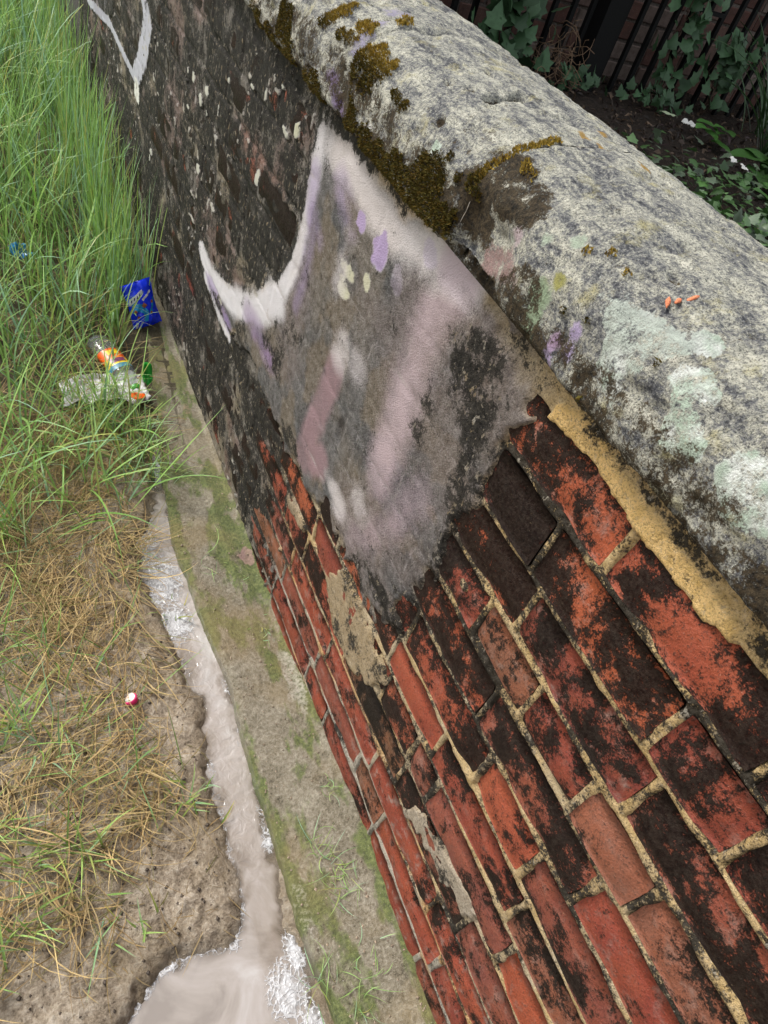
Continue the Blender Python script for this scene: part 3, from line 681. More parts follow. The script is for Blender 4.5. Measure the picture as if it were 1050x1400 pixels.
def z_out(y): return np.interp(y, [-.6, .5, 1, 2], [-.078, -.079, -.088, -.114])
yy = np.r_[np.linspace(-1.5, -.3, 30), nonuni(-.29, 2.6, lambda y: .004*(1+max(0, y)/1.5)), np.linspace(2.65, 9, 40)]
tt = np.r_[np.linspace(-.08, 1, 46), 1.015, 1.03, 1.035, 1.035]
Yl, Tl = np.meshgrid(yy, tt, indexing='ij')
nl = fbm(Yl*12, Tl*2, 201, 4); n2_ = fbm(Yl*50, Tl*8, 203, 4)
tc = np.minimum(Tl, 1); lx = ledge_x(Yl)+.006*(nl-.5)*2*ss(.5, 1, Tl)+.004*(n2_-.5)
Xl = lx*Tl; Zl = z_in(Yl)*(1-tc)+z_out(Yl)*tc+.004*(nl-.5)+.002*(n2_-.5)
# steps: raised inner strip and grooves on the far part
inner = ss(.42, .36, Tl+.06*(nl-.5))*ss(.75, 1.0, Yl); Zl += .012*inner
Zl -= .006*np.exp(-((Tl-.52)/.03)**2)*ss(1.2, 1.5, Yl)
Zl -= .004*ss(1, .8, blob(Yl, Tl, (.37, .9), .02, .1))
drop = ss(.93, 1.035, Tl); Zl = Zl*(1-drop)+drop*(Zl-.006); Zl[:, -2] -= .02; Zl[:, -1] = -.19
# fillet of mortar against the wall
Zl += .010*ss(.10, -.02, Tl)*(.4+nl)*ss(.05, .3, Yl)
alg = ss(.35, .65, fbm(Yl*9, Tl*3, 211, 5, .7))*.7+.25*np.exp(-((Tl-.25)/.2)**2)*ss(.4, .8, Yl); alg += .35*ss(.85, 1., Tl)
me = mk_mesh('ledge', np.stack([Xl, Yl, Zl], -1), grid_faces(*Yl.shape, True), M_LEDGE)
attr_f(me, 'algae', np.clip(alg, 0, 1))
attr_f(me, 'pinkp', .75*ss(1.1, .7, blob(Yl, Tl, (.965, .10), .03, .10)+1.6*(n2_-.5)+.8*(nl-.5))+.5*ss(1.1, .7, blob(Yl, Tl, (1.5, .30), .03, .1)+.6*(n2_-.5)))
attr_f(me, 'pale', .55*ss(1.2, .5, blob(Yl, Tl, (.62, .10), .10, .2)+.8*(n2_-.5))+.4*ss(1.2, .5, blob(Yl, Tl, (.2, .95), .10, .12)+.8*(n2_-.5)))
tag(obj('ledge', me), kind='structure')
Vs, Fs = [], []
for i in range(520):
    y = float(rng.uniform(-.05, 1.7)); e_ = rng.random(); t_ = float(rng.beta(.5, .6)*.96+.01); x = float(ledge_x(y))*t_
    z = float(z_in(y)*(1-t_)+z_out(y)*t_)+(.012 if y > .95 and t_ < .36 else 0); r_ = float(rng.uniform(.0008, .0032)); b0 = len(Vs)
    for (a, b_, c_) in ((1, 0, 0), (-1, 0, 0), (0, 1, 0), (0, -1, 0), (0, 0, 1), (0, 0, -1)):
        q = rng.uniform(.6, 1.3); Vs.append((x+a*r_*q, y+b_*r_*q, z+c_*r_*q*.7+r_*.3))
    for t3 in ((0, 2, 4), (2, 1, 4), (1, 3, 4), (3, 0, 4), (2, 0, 5), (1, 2, 5), (3, 1, 5), (0, 3, 5)): Fs.append(tuple(b0+q for q in t3))
tag(obj('ledge_grit', mk_mesh('ledge_grit', Vs, Fs, plain('grit', (.22, .17, .12), .85, 90, .9), False)), 'loose grit and brick crumbs strewn along the mossy ledge', 'grit', kind='stuff')

# ================================================================== GROUND, PUDDLE
def pud_sd(x, y): return poly_sd(x, y, GN['pud'])
def ground_h(x, y):
    n = fbm(x*9, y*9, 301, 4); n2 = fbm(x*45, y*45, 303, 4); n3 = fbm(x*130, y*130, 305, 3)
    z = -.100+.009*(n-.5)*2*ss(2.5, 1.5, np.abs(y))+.009*(n2-.5)*2+.0045*(n3-.5)*2
    z = z+.010*ss(-.28, -.5, x)*ss(3, 1.5, y)-.012*ss(-.2, -.1, x)
    near = (x > -.7) & (x < 0) & (y > -.3) & (y < 1.7)
    p = np.full(np.shape(x), -1.); p[near] = pud_sd(x[near], y[near])
    z = z-.030*ss(-.022, .02, p+.022*(n2-.5)*2+.012*(n-.5))
    return z, p, n, n2
k = NM('wet_mud')
m1 = k.noise(30, 8, .7); m2 = k.noise(170, 6, .75, seed=2.); m3 = k.noise(6, 4, .6, seed=4.)
c = k.ramp(k.math('ADD', k.math('MULTIPLY', m1, .55), k.math('MULTIPLY', m2, .45)), [(.38, (.09, .068, .045)), (.44, (.26, .205, .145)), (.52, (.44, .36, .27)), (.62, (.62, .54, .44))])
c = k.mix(k.rng(m3, .42, .62, 0, .5), c, (.21, .15, .075))
c = k.mix(k.math('MULTIPLY', k.attr('damp', True), k.rng(m1, .35, .6, .4, .9)), c, k.mix(.25, c, (.06, .042, .024)))
c = k.mix(k.attr('grass', True), c, (.045, .038, .015))
M_MUD = k.fin(c, k.rng(m2, .3, .7, .28, .75), k.bump(k.math('ADD', k.math('MULTIPLY', m1, 1.6), m2), .009, 1.), .35)
gx = np.r_[-60, -30, -12, -6, -3, -1.8, np.arange(-1.2, -.72, .02), np.arange(-.72, -.06, .0038), .1, .2]
gy = np.r_[-60, -30, -12, -5, -2, -1, np.arange(-.5, 0, .02), np.arange(0, 1.75, .0042), np.arange(1.76, 3.2, .025), 3.6, 4.2, 5, 7, 12, 25, 60]
Xg, Yg2 = np.meshgrid(gx, gy, indexing='ij')
zg, pg, ng, ng2 = ground_h(Xg, Yg2)
me = mk_mesh('ground', np.stack([Xg, Yg2, zg], -1), grid_faces(len(gx), len(gy), True), M_MUD)
attr_f(me, 'grass', np.clip(ss(1.25, 1.7, Yg2)*.9, 0, 1)); attr_f(me, 'damp', ss(-.05, -.005, pg+.03*(ng2-.5)))
me.flip_normals() if me.polygons[0].normal.z < 0 else None
tag(obj('ground', me), kind='structure')

k = NM('milky_puddle_water')
w1 = k.noise(9, 5, .55, dist=1.0); w2 = k.noise(55, 3, .5, dist=.6, seed=3.)
c = k.ramp(w1, [(.34, (.20, .17, .145)), (.45, (.265, .23, .20)), (.56, (.31, .275, .25)), (.68, (.37, .345, .325))])
dp = k.attr('deep', True); c = k.mix(k.rng(dp, 0, .8), (.12, .09, .06), c)
M_WATER = k.fin(c, .04, k.bump(k.math('MULTIPLY', w2, k.attr('rip', True)), .0045, .8), .5, Alpha=k.rng(dp, .02, .45, .25, 1.), Coat_Weight=1., Coat_Roughness=.02)
wx = np.arange(-.50, -.10, .006); wy = np.arange(-.12, 1.56, .008); Xw, Yw = np.meshgrid(wx, wy, indexing='ij')
pw = pud_sd(Xw, Yw)
Zw = -.1165+0*Xw
me = mk_mesh('puddle', np.stack([Xw, Yw, Zw], -1), grid_faces(len(wx), len(wy), True), M_WATER); attr_f(me, 'rip', ss(.24, .36, Yw)*.85+.10); attr_f(me, 'deep', np.clip(ss(-.016, .03, pw+.022*(fbm(Xw*45, Yw*45, 303, 4)-.5)*2), 0, 1))
me.flip_normals() if me.polygons[0].normal.z < 0 else None
tag(obj('puddle', me), kind='structure')

# foam and slick scum riding on the water
k = NM('pale_scum_foam')
vo = k.n('ShaderNodeTexVoronoi'); vo.feature = 'DISTANCE_TO_EDGE'; vo.inputs['Scale'].default_value = 95
wv = k.n('ShaderNodeVectorMath'); wv.operation = 'ADD'; nz_ = k.n('ShaderNodeTexNoise'); nz_.inputs['Scale'].default_value = 40; nz_.inputs['Detail'].default_value = 4; sc_ = k.n('ShaderNodeVectorMath'); sc_.operation = 'SCALE'; sc_.inputs['Scale'].default_value = .03
k.l(k.geo.outputs['Position'], nz_.inputs['Vector']); k.l(nz_.outputs['Color'], sc_.inputs[0]); k.l(k.geo.outputs['Position'], wv.inputs[0]); k.l(sc_.outputs[0], wv.inputs[1]); k.l(wv.outputs[0], vo.inputs['Vector'])
lace = k.rng(vo.outputs['Distance'], .02, .16, 1., 0.); fn_ = k.noise(60, 6, .7, seed=4.)
al = k.rng(k.math('ADD', k.math('ADD', k.math('MULTIPLY', lace, .35), fn_), k.math('MULTIPLY', k.attr('fo', True), .7)), .70, 1.1, 0., .85)
M_FOAM = k.fin(k.mix(k.rng(fn_, .35, .65), (.38, .37, .37), (.58, .58, .59)), .08, k.bump(k.math('ADD', lace, fn_), .0012, .7), .6, Alpha=al, Coat_Weight=.6, Coat_Roughness=.03)
fx = np.arange(-.46, -.10, .0026); fy = np.arange(0., 1.50, .0028); Xf, Yf = np.meshgrid(fx, fy, indexing='ij')
rid = 1-np.abs(fbm(Xf*38, Yf*38, 411, 4)-.5)*2*2.4; nf = fbm(Xf*20, Yf*20, 413, 3)
ff = np.full(Xf.shape, -1.)
for (c0, rx, ry, a_) in [((-.215, .945), .045, .08, 1.2), ((-.205, .83), .036, .055, 1.2), ((-.228, 1.04), .035, .06, 1), ((-.150, 1.285), .02, .06, 1), ((-.185, .11), .035, .05, 1.), ((-.158, .16), .018, .04, 1), ((-.150, .335), .014, .02, .9),
                         ((-.16, .06), .03, .03, .9), ((-.142, .20), .012, .035, 1)]:
    ff = np.maximum(ff, a_*(1.1-blob(Xf, Yf, c0, rx, ry)))
shore = .42*ss(.02, .004, np.abs(pud_sd(Xf, Yf)+.004))*(ss(.32, .24, Yf)*ss(-.2, -.24, Xf)+.25*ss(.5, .62, nf))
ff = np.maximum(ff, shore)
zf = -.1158+.0035*np.clip(ff, 0, .6)*np.clip(rid, 0, 1)
FQ = grid_faces(len(fx), len(fy), True); FQ = FQ[(ff.ravel()[FQ] > .02).all(1)]
used, inv = np.unique(FQ, return_inverse=True)
me = mk_mesh('foam', np.stack([Xf, Yf, zf], -1).reshape(-1, 3)[used], inv.reshape(-1, 4), M_FOAM); attr_f(me, 'fo', np.clip(ff, 0, 1).ravel()[used])
me.flip_normals() if me.polygons[0].normal.z < 0 else None
fo = obj('foam', me); tag(fo, 'white wrinkled scum floating on the muddy puddle', 'foam', kind='stuff')
# ================================================================== GRASS AND STRAW
def leaf_material(name, tr=.35, rough=.5):
    k = NM(name); c = k.attr('col'); n = k.noise(90, 4, .6)
    c2 = k.mix(k.rng(n, .3, .7), k.mix(.25, c, (0, 0, 0)), c)
    k.fin(c2, rough, None, .4); return k.translucent(c2, tr)
M_GRASS = leaf_material('grass_blade', .35, .42); M_STRAW = leaf_material('dry_straw', .2, .6); M_LEAF = leaf_material('green_leaf', .2, .45)
def blades(base, az, L, wd, th0, bend, col, tipcol=None, segs=6, twist=None, clampz=None, kink=None):
    """ribbons: base (N,3); angles from vertical; returns V, F, C"""
    N = len(base); t = np.linspace(0, 1, segs+1)
    th = th0[:, None]+bend[:, None]*t[None]**1.3
    if kink is not None: th = th+kink[:, None]*(t[None] > .55)
    azv = az[:, None]+(0 if twist is None else twist[:, None]*t[None])
    ds = (L/segs)[:, None]
    dx = np.sin(th)*np.cos(azv)*ds; dy = np.sin(th)*np.sin(azv)*ds; dz = np.cos(th)*ds
    P = np.zeros((N, segs+1, 3)); P[:, 0] = base
    P[:, 1:, 0] = base[:, None, 0]+np.cumsum(dx[:, :-1], 1); P[:, 1:, 1] = base[:, None, 1]+np.cumsum(dy[:, :-1], 1); P[:, 1:, 2] = base[:, None, 2]+np.cumsum(dz[:, :-1], 1)
    if clampz is not None: P[..., 2] = np.maximum(P[..., 2], clampz[:, None])
    a2 = azv+math.pi/2; tilt = rng.uniform(-.6, .6, N)[:, None]
    side = np.stack([np.cos(a2)*np.cos(tilt), np.sin(a2)*np.cos(tilt), np.sin(tilt)+0*a2], -1)
    wprof = np.clip(np.minimum(.55+1.5*t, 1.25*(1-t)**.7+.03), 0.03, 1)[None, :, None]*wd[:, None, None]/2
    mid = np.zeros_like(P); mid[..., 2] = -(wd*.22)[:, None]
    V = np.stack([P-side*wprof, P+mid*wprof/(wd[:, None, None]/2+1e-9), P+side*wprof], 2).reshape(-1, 3)
    b = (np.arange(N)*(segs+1)*3)[:, None]; i = (np.arange(segs)*3)[None]
    q = (b+i).ravel()
    F = np.concatenate([np.c_[q, q+1, q+4, q+3], np.c_[q+1, q+2, q+5, q+4]])
    tc = col if tipcol is None else tipcol
    C = col[:, None]*(1-t[None, :, None])+tc[:, None]*t[None, :, None]
    C = np.repeat(C[:, :, None], 3, 2).reshape(-1, 3)
    return V, F, C
def merge(parts):
    V, F, C, o = [], [], [], 0
    for v, f, c in parts: V.append(v); F.append(f+o); C.append(c); o += len(v)
    return np.concatenate(V), np.concatenate(F), np.concatenate(C)
def stuff(name, parts, mat, label, cat):
    V, F, C = merge(parts); me = mk_mesh(name, V, F, mat); attr_c(me, 'col', C); o = obj(name, me); tag(o, label, cat, kind='stuff'); return o
def greens(N, light=1.):
    q = rng.random((N, 1)); c = np.array((.10, .19, .03))*(1-q)+np.array((.23, .33, .09))*q
    bl = rng.random((N, 1)) < .22; c = np.where(bl, np.array((.17, .27, .15)), c)
    ye = rng.random((N, 1)) < .10; c = np.where(ye, np.array((.26, .24, .06)), c)
    return c*rng.uniform(.85, 1.6, (N, 1))*light*np.array((1.35, 1.42, 1.6))
def straws(N):
    q = rng.random((N, 1)); c = np.array((.22, .135, .05))*(1-q)+np.array((.46, .34, .15))*q
    g = rng.random((N, 1)) < .15; c = np.where(g, np.array((.16, .15, .04)), c)
    return c*rng.uniform(.6, 1.5, (N, 1))
def gz(x, y): return ground_h(x, y)[0]
parts = []
# tall stand along the wall, thicker and higher further off
N = 13000
y = 1.28+(rng.random(N)**.8)*4.6; x = -.08-(rng.random(N)**.85)*1.15
x = np.where(y < 1.95, np.minimum(x, -.16-.12*ss(1.9, 1.3, y)*rng.random(N)), x)
keep = (fbm(x*7, y*7, 501, 3) > .36) & ((y > 1.72) | (rng.random(N) < .28)); x, y = x[keep], y[keep]; N = len(x)
L = rng.uniform(.12, .42, N)*(.75+.5*ss(1.4, 3., y)); wd = rng.uniform(.0028, .0062, N)*np.where(rng.random(N) < .3, 1.6, 1.05)
ctr = fbm(x*5, y*5, 503, 2)*6.28*2
az_ = ctr+rng.normal(0, 1.0, N); az_ = np.where((x > -.3), np.where(np.cos(az_) > .3, az_+math.pi*.8*rng.random(N), az_), az_)
parts.append(blades(np.c_[x, y, gz(x, y)-.01], az_, L, wd, np.abs(rng.normal(.12, .22, N)), rng.uniform(.0, 1.5, N), greens(N)*.8, greens(N)*1.1, 7, rng.normal(0, .5, N)))
# arching blades that bow over the ledge
N = 1500; y = rng.uniform(1.95, 6., N); x = -.03-.14*rng.random(N)
parts.append(blades(np.c_[x, y, gz(x, y)-.01], rng.normal(-1.6, 1.2, N), rng.uniform(.22, .46, N), rng.uniform(.0035, .006, N), rng.uniform(.0, .15, N), rng.uniform(.05, .5, N), greens(N), greens(N), 8))
# bent broad blades in the middle of the left side
N = 480; y = rng.uniform(1.1, 2.2, N); x = rng.uniform(-.72, -.22, N)
parts.append(blades(np.c_[x, y, gz(x, y)], rng.uniform(0, 6.28, N), rng.uniform(.08, .38, N), rng.uniform(.003, .0065, N), rng.uniform(.1, .9, N), rng.uniform(.1, 1.5, N), greens(N), greens(N), 8, rng.normal(0, .5, N)))
stuff('tall_grass', parts, M_GRASS, 'tall green meadow grass crowding the foot of the black wall', 'grass')
parts = []
# green tufts among the straw
tuft = [(c, n_, h_) for c, n_, h_ in zip(GN['tufts'], (22, 26, 30, 46, 22, 60, 16, 60, 20, 70, 14, 18, 10), (.07, .13, .14, .22, .12, .12, .12, .13, .10, .15, .06, .10, .06))]
tuft += [((-.56, .86), 30, .16), ((-.60, .5), 26, .14), ((-.17, 1.43), 50, .13), ((-.30, 1.40), 40, .13), ((-.5, 1.28), 40, .18), ((-.62, 1.05), 40, .2), ((-.19, 1.36), 40, .12), ((-.40, 1.36), 40, .14), ((-.27, 1.47), 55, .15), ((-.33, 1.52), 50, .16), ((-.20, 1.45), 40, .12), ((-.36, 1.6), 40, .18)]
for (c, n_, h_) in tuft:
    x = rng.normal(c[0], .014+.0006*n_*.5, n_); y = rng.normal(c[1], .014+.0006*n_*.5, n_)
    parts.append(blades(np.c_[x, y, gz(x, y)-.004], rng.uniform(0, 6.28, n_), rng.uniform(.45, 1.15, n_)*h_, rng.uniform(.0018, .0042, n_), rng.uniform(.1, .9, n_), rng.uniform(.3, 1.1, n_), greens(n_), greens(n_)*np.array((1.15, 1., .9)), 7, rng.normal(0, .4, n_)))
N = 170; x = rng.uniform(-.68, -.24, N); y = rng.uniform(.25, 1.3, N); ok = poly_sd(x, y, GN['straw']+[(-.75, .3), (-.75, 1.5)]) > -.01; x, y = x[ok], y[ok]; N = len(x)
parts.append(blades(np.c_[x, y, gz(x, y)], rng.uniform(0, 6.28, N), rng.uniform(.05, .15, N), rng.uniform(.0016, .0038, N), rng.uniform(.5, 1.3, N), rng.uniform(.0, .5, N), greens(N, .9), greens(N, .9), 6))
stuff('short_grass', parts, M_GRASS, 'loose green tufts growing through flattened straw beside the puddle', 'grass')
parts = []
SP = GN['straw']+[(-.80, .25), (-.80, 1.6)]
N = 9000; x = rng.uniform(-.78, -.15, N); y = rng.uniform(.15, 1.65, N)
sdv = poly_sd(x, y, SP); dens = fbm(x*8, y*8, 511, 3)
lim = .46-.5*ss(.0, .12, sdv)+.06*ss(.75, .3, y)
keep = (sdv > -.012) & (dens > lim) & (rng.random(N) < np.where(y < .8, .62, 1.)); x, y = x[keep], y[keep]; N = len(x)
g0 = gz(x, y); azc = fbm(x*4+3, y*4, 517, 2)*9; az_ = azc+rng.normal(0, .8, N)
st = straws(N)
parts.append(blades(np.c_[x, y, g0+rng.uniform(.001, .016, N)*ss(0, .1, poly_sd(x, y, SP)+.05)], az_, rng.uniform(.05, .17, N), rng.uniform(.0009, .0026, N), rng.uniform(1.25, 1.62, N), rng.normal(.0, .25, N), st, st*1.1, 6, rng.normal(0, .9, N), clampz=g0+.0015, kink=rng.normal(0, .15, N)))
# upright broken stalks
N = 700; x = rng.uniform(-.74, -.26, N); y = rng.uniform(.22, 1.6, N); ok = (poly_sd(x, y, SP) > .02) & (fbm(x*8, y*8, 511, 3) > .45); x, y = x[ok], y[ok]; N = len(x); st = straws(N)
parts.append(blades(np.c_[x, y, gz(x, y)], rng.uniform(0, 6.28, N), rng.uniform(.04, .12, N), rng.uniform(.0015, .003, N), rng.uniform(.4, 1.2, N), rng.uniform(.2, .9, N), st, st, 6, rng.normal(0, .5, N)))
# dead thatch under the tall grass
N = 3500; y = rng.uniform(1.3, 3.2, N); x = rng.uniform(-1.1, -.14, N); st = straws(N)*.8
parts.append(blades(np.c_[x, y, gz(x, y)+rng.uniform(0, .03, N)], rng.uniform(0, 6.28, N), rng.uniform(.06, .2, N), rng.uniform(.0015, .003, N), rng.uniform(.9, 1.6, N), rng.uniform(-.2, .5, N), st, st, 6, rng.normal(0, .6, N)))
# bits stranded on the mud
N = 160; x = rng.uniform(-.52, -.24, N); y = rng.uniform(.2, .75, N); ok = pud_sd(x, y) < -.015; x, y = x[ok], y[ok]; N = len(x); st = straws(N)*.8; g0 = gz(x, y)
parts.append(blades(np.c_[x, y, g0+.002], rng.uniform(0, 6.28, N), rng.uniform(.02, .09, N), rng.uniform(.0008, .002, N), np.full(N, 1.55), rng.normal(0, .1, N), st, st, 5, rng.normal(0, .8, N), clampz=g0+.0015))
stuff('straw', parts, M_STRAW, 'flattened pale dry straw matted over the mud', 'straw')
# wisps of grass and weed on the ledge
parts = []
for (cx, cy, n_, h_) in ((-.06, .22, 26, .05), (-.075, .28, 18, .05), (-.03, .385, 8, .035), (-.10, .06, 14, .05), (-.11, .95, 6, .08), (-.035, .74, 14, .02), (-.05, .9, 18, .02), (-.11, 1.45, 8, .1), (-.06, .1, 10, .03), (-.13, .09, 12, .06)):
    x = rng.normal(cx, .012, n_); y = rng.normal(cy, .02, n_); t_ = np.clip(x/ledge_x(y), 0, 1); z0 = z_in(y)*(1-t_)+z_out(y)*t_+.004
    parts.append(blades(np.c_[x, y, z0], rng.uniform(0, 6.28, n_), rng.uniform(.5, 1.2, n_)*h_, rng.uniform(.0009, .0018, n_), rng.uniform(1.1, 1.5, n_), rng.uniform(-.1, .3, n_), greens(n_)*.8, greens(n_)*np.array((1.4, 1.3, 1.5)), 5, rng.normal(0, 1., n_), clampz=z0))
stuff('ledge_weeds', parts, M_GRASS, 'thin pale green wisps of weed lying on the mossy ledge', 'weeds')

# small clods and grit on the mud
Vs, Fs = [], []
N = 420; x = rng.uniform(-.56, -.22, N); y = rng.uniform(.16, 1.0, N); ok = pud_sd(x, y) < -.008; x, y = x[ok], y[ok]; g0 = gz(x, y)
for i in range(len(x)):
    r_ = float(rng.uniform(.0012, .0048)); b0 = len(Vs); 
    for (a, b_, c_) in ((1, 0, 0), (-1, 0, 0), (0, 1, 0), (0, -1, 0), (0, 0, 1), (0, 0, -1)):
        q = rng.uniform(.6, 1.2); Vs.append((x[i]+a*r_*q, y[i]+b_*r_*q, g0[i]+c_*r_*q*.7+r_*.2))
    for t3 in ((0, 2, 4), (2, 1, 4), (1, 3, 4), (3, 0, 4), (2, 0, 5), (1, 2, 5), (3, 1, 5), (0, 3, 5)): Fs.append(tuple(b0+q for q in t3))
tag(obj('mud_clods', mk_mesh('mud_clods', Vs, Fs, plain('dark_clod', (.06, .045, .033), .7, 200, .6))), 'small dark clods scattered over the bare mud', 'clods', kind='stuff')

# ================================================================== LITTER
def pm(name, col, rough=.3, **k): return plain(name, col, rough, 120, .08, 0, .5, **k)
P_BLUE = pm('packet_blue_foil', (.012, .045, .90), .2); P_CYAN = pm('packet_cyan_print', (.02, .30, .62), .25); P_WHITE = pm('packet_white_print', (.72, .74, .80), .3); P_CHIP = pm('packet_brown_print', (.38, .12, .04), .35); P_NAVY = pm('packet_navy_print', (.004, .008, .12), .25)
pk = tag(empty('crisp_packet', (-.058, 1.915, -.112), (R(-22), R(-10), R(20))), 'shiny blue crisp packet standing on the ledge against the black wall', 'packet')
def pouch(u, v):                       # u,v in 0..1 -> front bulge depth
    return .020*(np.sin(math.pi*np.clip(u, 0, 1))**.55)*(np.sin(math.pi*np.clip(v, .0, 1))**.5)+.007*(vn(u*6, v*7, 5)-.5)+.004*(vn(u*14, v*16, 6)-.5)
PWd, PHt = .096, .138
def pxz(u, v): return (u-.5)*PWd*(1-.10*np.sin(math.pi*v))+.006*(v-.5), v*PHt
for sgn, nm_ in ((-1, 'front_panel'), (1, 'back_panel')):
    U, Vv = np.meshgrid(np.linspace(0, 1, 26), np.linspace(0, 1, 32), indexing='ij'); X, Z = pxz(U, Vv)
    me = mk_mesh(nm_, np.stack([X, sgn*pouch(U, Vv), Z], -1), grid_faces(26, 32, sgn > 0), P_BLUE); q_ = obj(nm_, me, pk); FRONT = q_ if sgn < 0 else FRONT
def decal(name, poly, mat, off=.0006, res=18):       # printed shape following the pouch front
    po = np.array(poly); u0, v0 = po.min(0); u1, v1 = po.max(0)
    U, Vv = np.meshgrid(np.linspace(u0, u1, res), np.linspace(v0, v1, res), indexing='ij'); ins_ = (poly_sd(U, Vv, poly) > -.004).ravel()
    X, Z = pxz(U, Vv); Vx = np.stack([X, -pouch(U, Vv)-off, Z], -1).reshape(-1, 3); Fq = grid_faces(res, res); Fq = Fq[ins_[Fq].all(1)]
    if len(Fq): obj(name, mk_mesh(name, Vx, Fq, mat), FRONT)
decal('cyan_swirl', [(.10, .62), (.45, .55), (.62, .35), (.50, .14), (.36, .16), (.40, .34), (.18, .42), (.04, .36)], P_CYAN, .0005, 30)
decal('cyan_swirl', [(.62, .30), (.90, .62), (.96, .58), (.70, .24)], P_CYAN, .0005, 24)
decal('white_banner', [(.0, .60), (.08, .70), (.58, .84), (.60, .74), (.40, .66), (.05, .56)], P_WHITE, .0008, 30)
decal('white_banner', [(.46, .64), (.86, .78), (.88, .73), (.50, .59)], P_WHITE, .0008, 24)
for q in ((.10, .615), (.2, .655), (.30, .68), (.40, .71)): decal('lettering', [(q[0], q[1]), (q[0]+.03, q[1]+.055), (q[0]+.07, q[1]+.06), (q[0]+.04, q[1])], P_NAVY, .0012, 10)
for (q, s_) in (((.50, .50), .10), ((.82, .52), .055), ((.70, .30), .05), ((.14, .42), .06), ((.2, .28), .05)): decal('chip_picture', [(q[0]-s_, q[1]), (q[0], q[1]+s_*.8), (q[0]+s_, q[1]), (q[0], q[1]-s_*.7)], P_CHIP, .0011, 14)
decal('white_mark', [(.04, .05), (.10, .20), (.18, .16), (.12, .03)], P_WHITE, .0009, 12)

def lathe(prof, n=28):
    V, F = [], []
    for (r_, x_) in prof:
        for j in range(n): a = 2*math.pi*j/n; V.append((x_, r_*math.cos(a), r_*math.sin(a)))
    for i in range(len(prof)-1):
        for j in range(n): j2 = (j+1) % n; F.append((i*n+j, i*n+j2, (i+1)*n+j2, (i+1)*n+j))
    return V, F
k = NM('clear_bottle_plastic'); M_PET = k.fin((.9, .93, .92), .08, None, .5, Transmission_Weight=.92, IOR=1.3)
bt = tag(empty('plastic_bottle', (-.195, 1.68, -.072), (0, R(4), R(-70))), 'clear drinks bottle with orange and yellow label lying in the grass', 'bottle')
V, F = lathe([(.002, -.105), (.024, -.104), (.029, -.095), (.030, -.06), (.028, -.05), (.030, -.04), (.030, .045), (.027, .065), (.018, .085), (.012, .093), (.012, .108)])
obj('bottle_body', mk_mesh('bottle_body', V, F, M_PET), bt)
P_OR = pm('label_orange', (.75, .11, .01), .35); P_YE = pm('label_yellow', (.78, .55, .02), .35); P_GR = pm('label_green', (.02, .30, .03), .35); P_PU = pm('label_purple', (.16, .03, .09), .35); P_TE = pm('label_blue', (.05, .20, .28), .4)
def band(name, x0, x1, a0, a1, mat, r_=.0312, n=18, on=None):
    V = []
    for x_ in np.linspace(x0, x1, 4):
        for a in np.linspace(a0, a1, n): V.append((x_, r_*math.cos(a), r_*math.sin(a)))
    return obj(name, mk_mesh(name, V, grid_faces(4, n), mat), on or bt)
lab = band('label', -.038, .002, 0, 2*math.pi, P_OR, .0308, 30); band('label_stripe', .002, .026, 0, 2*math.pi, P_YE, .0308, 30, lab); band('label_stripe', .026, .042, 0, 2*math.pi, P_TE, .0308, 30, lab)
band('label_badge', .004, .020, .9, 2.2, P_PU, .0316, 18, lab); band('label_flash', -.03, -.012, 1.0, 2.0, P_YE, .0316, 18, lab)
V, F = lathe([(.0, .120), (.0135, .119), (.0140, .107), (.0140, .104)], 22); obj('cap', mk_mesh('cap', V, F, P_GR), bt)
bt.scale = (1, 1.1, .72)
# crumpled white plastic sheet under the bottle
U, Vv = np.meshgrid(np.linspace(0, 1, 46), np.linspace(0, 1, 34), indexing='ij')
X = -.345+.215*U+.012*(vn(Vv*5, U*3, 61)-.5); Y = 1.50+.12*Vv+.03*np.sin(3*U)*.5+.02*(vn(U*6, Vv*2, 63)-.5)
zz = -.082+.022*np.abs(fbm(U*5, Vv*4, 65, 4)-.5)*2+.006*fbm(U*14, Vv*12, 67, 2)
k = NM('white_plastic_bag'); M_BAG = k.fin(k.mix(k.rng(k.noise(30, 5, .6), .35, .7), (.42, .405, .39), (.62, .61, .60)), .3, k.bump(k.noise(60, 5, .7), .003, .8), .5)
sh = obj('plastic_sheet', mk_mesh('plastic_sheet', np.stack([X, Y, zz], -1)-np.array((-.26, 1.57, -.082)), grid_faces(46, 34), M_BAG), loc=(-.26, 1.57, -.082)); so_ = sh.modifiers.new('thickness', 'SOLIDIFY'); so_.thickness = .0008
tag(sh, 'crumpled white plastic sheet half hidden by grass under the bottle', 'plastic sheet')
def scrap(name, loc, sx, sy, mat, label, cat, rot=(0, 0, 0), seed=1, curl=.006, grp=None):
    U, Vv = np.meshgrid(np.linspace(-.5, .5, 11), np.linspace(-.5, .5, 9), indexing='ij')
    e = 1+.25*(vn(U*4+seed, Vv*4, seed)-.5)
    o = obj(name, mk_mesh(name, np.stack([U*sx*e*(1-.6*np.abs(Vv)), Vv*sy*e*(1-.35*np.abs(U)), curl*2*(fbm(U*3+seed, Vv*3, seed+1, 3)-.2)], -1), grid_faces(11, 9), mat), loc=loc, rot=rot)
    q = o.modifiers.new('thickness', 'SOLIDIFY'); q.thickness = .0006; return tag(o, label, cat, grp)
scrap('wrapper_scrap', (-.165, 1.515, -.062), .05, .035, P_OR, 'torn orange wrapper scrap lying on the white plastic sheet', 'wrapper', (0, .3, .6), 4)
scrap('wrapper_scrap', (-.128, 1.60, -.05), .035, .06, P_GR, 'crumpled green wrapper scrap between the bottle and the ledge', 'wrapper', (.9, .2, .2), 7, .012)
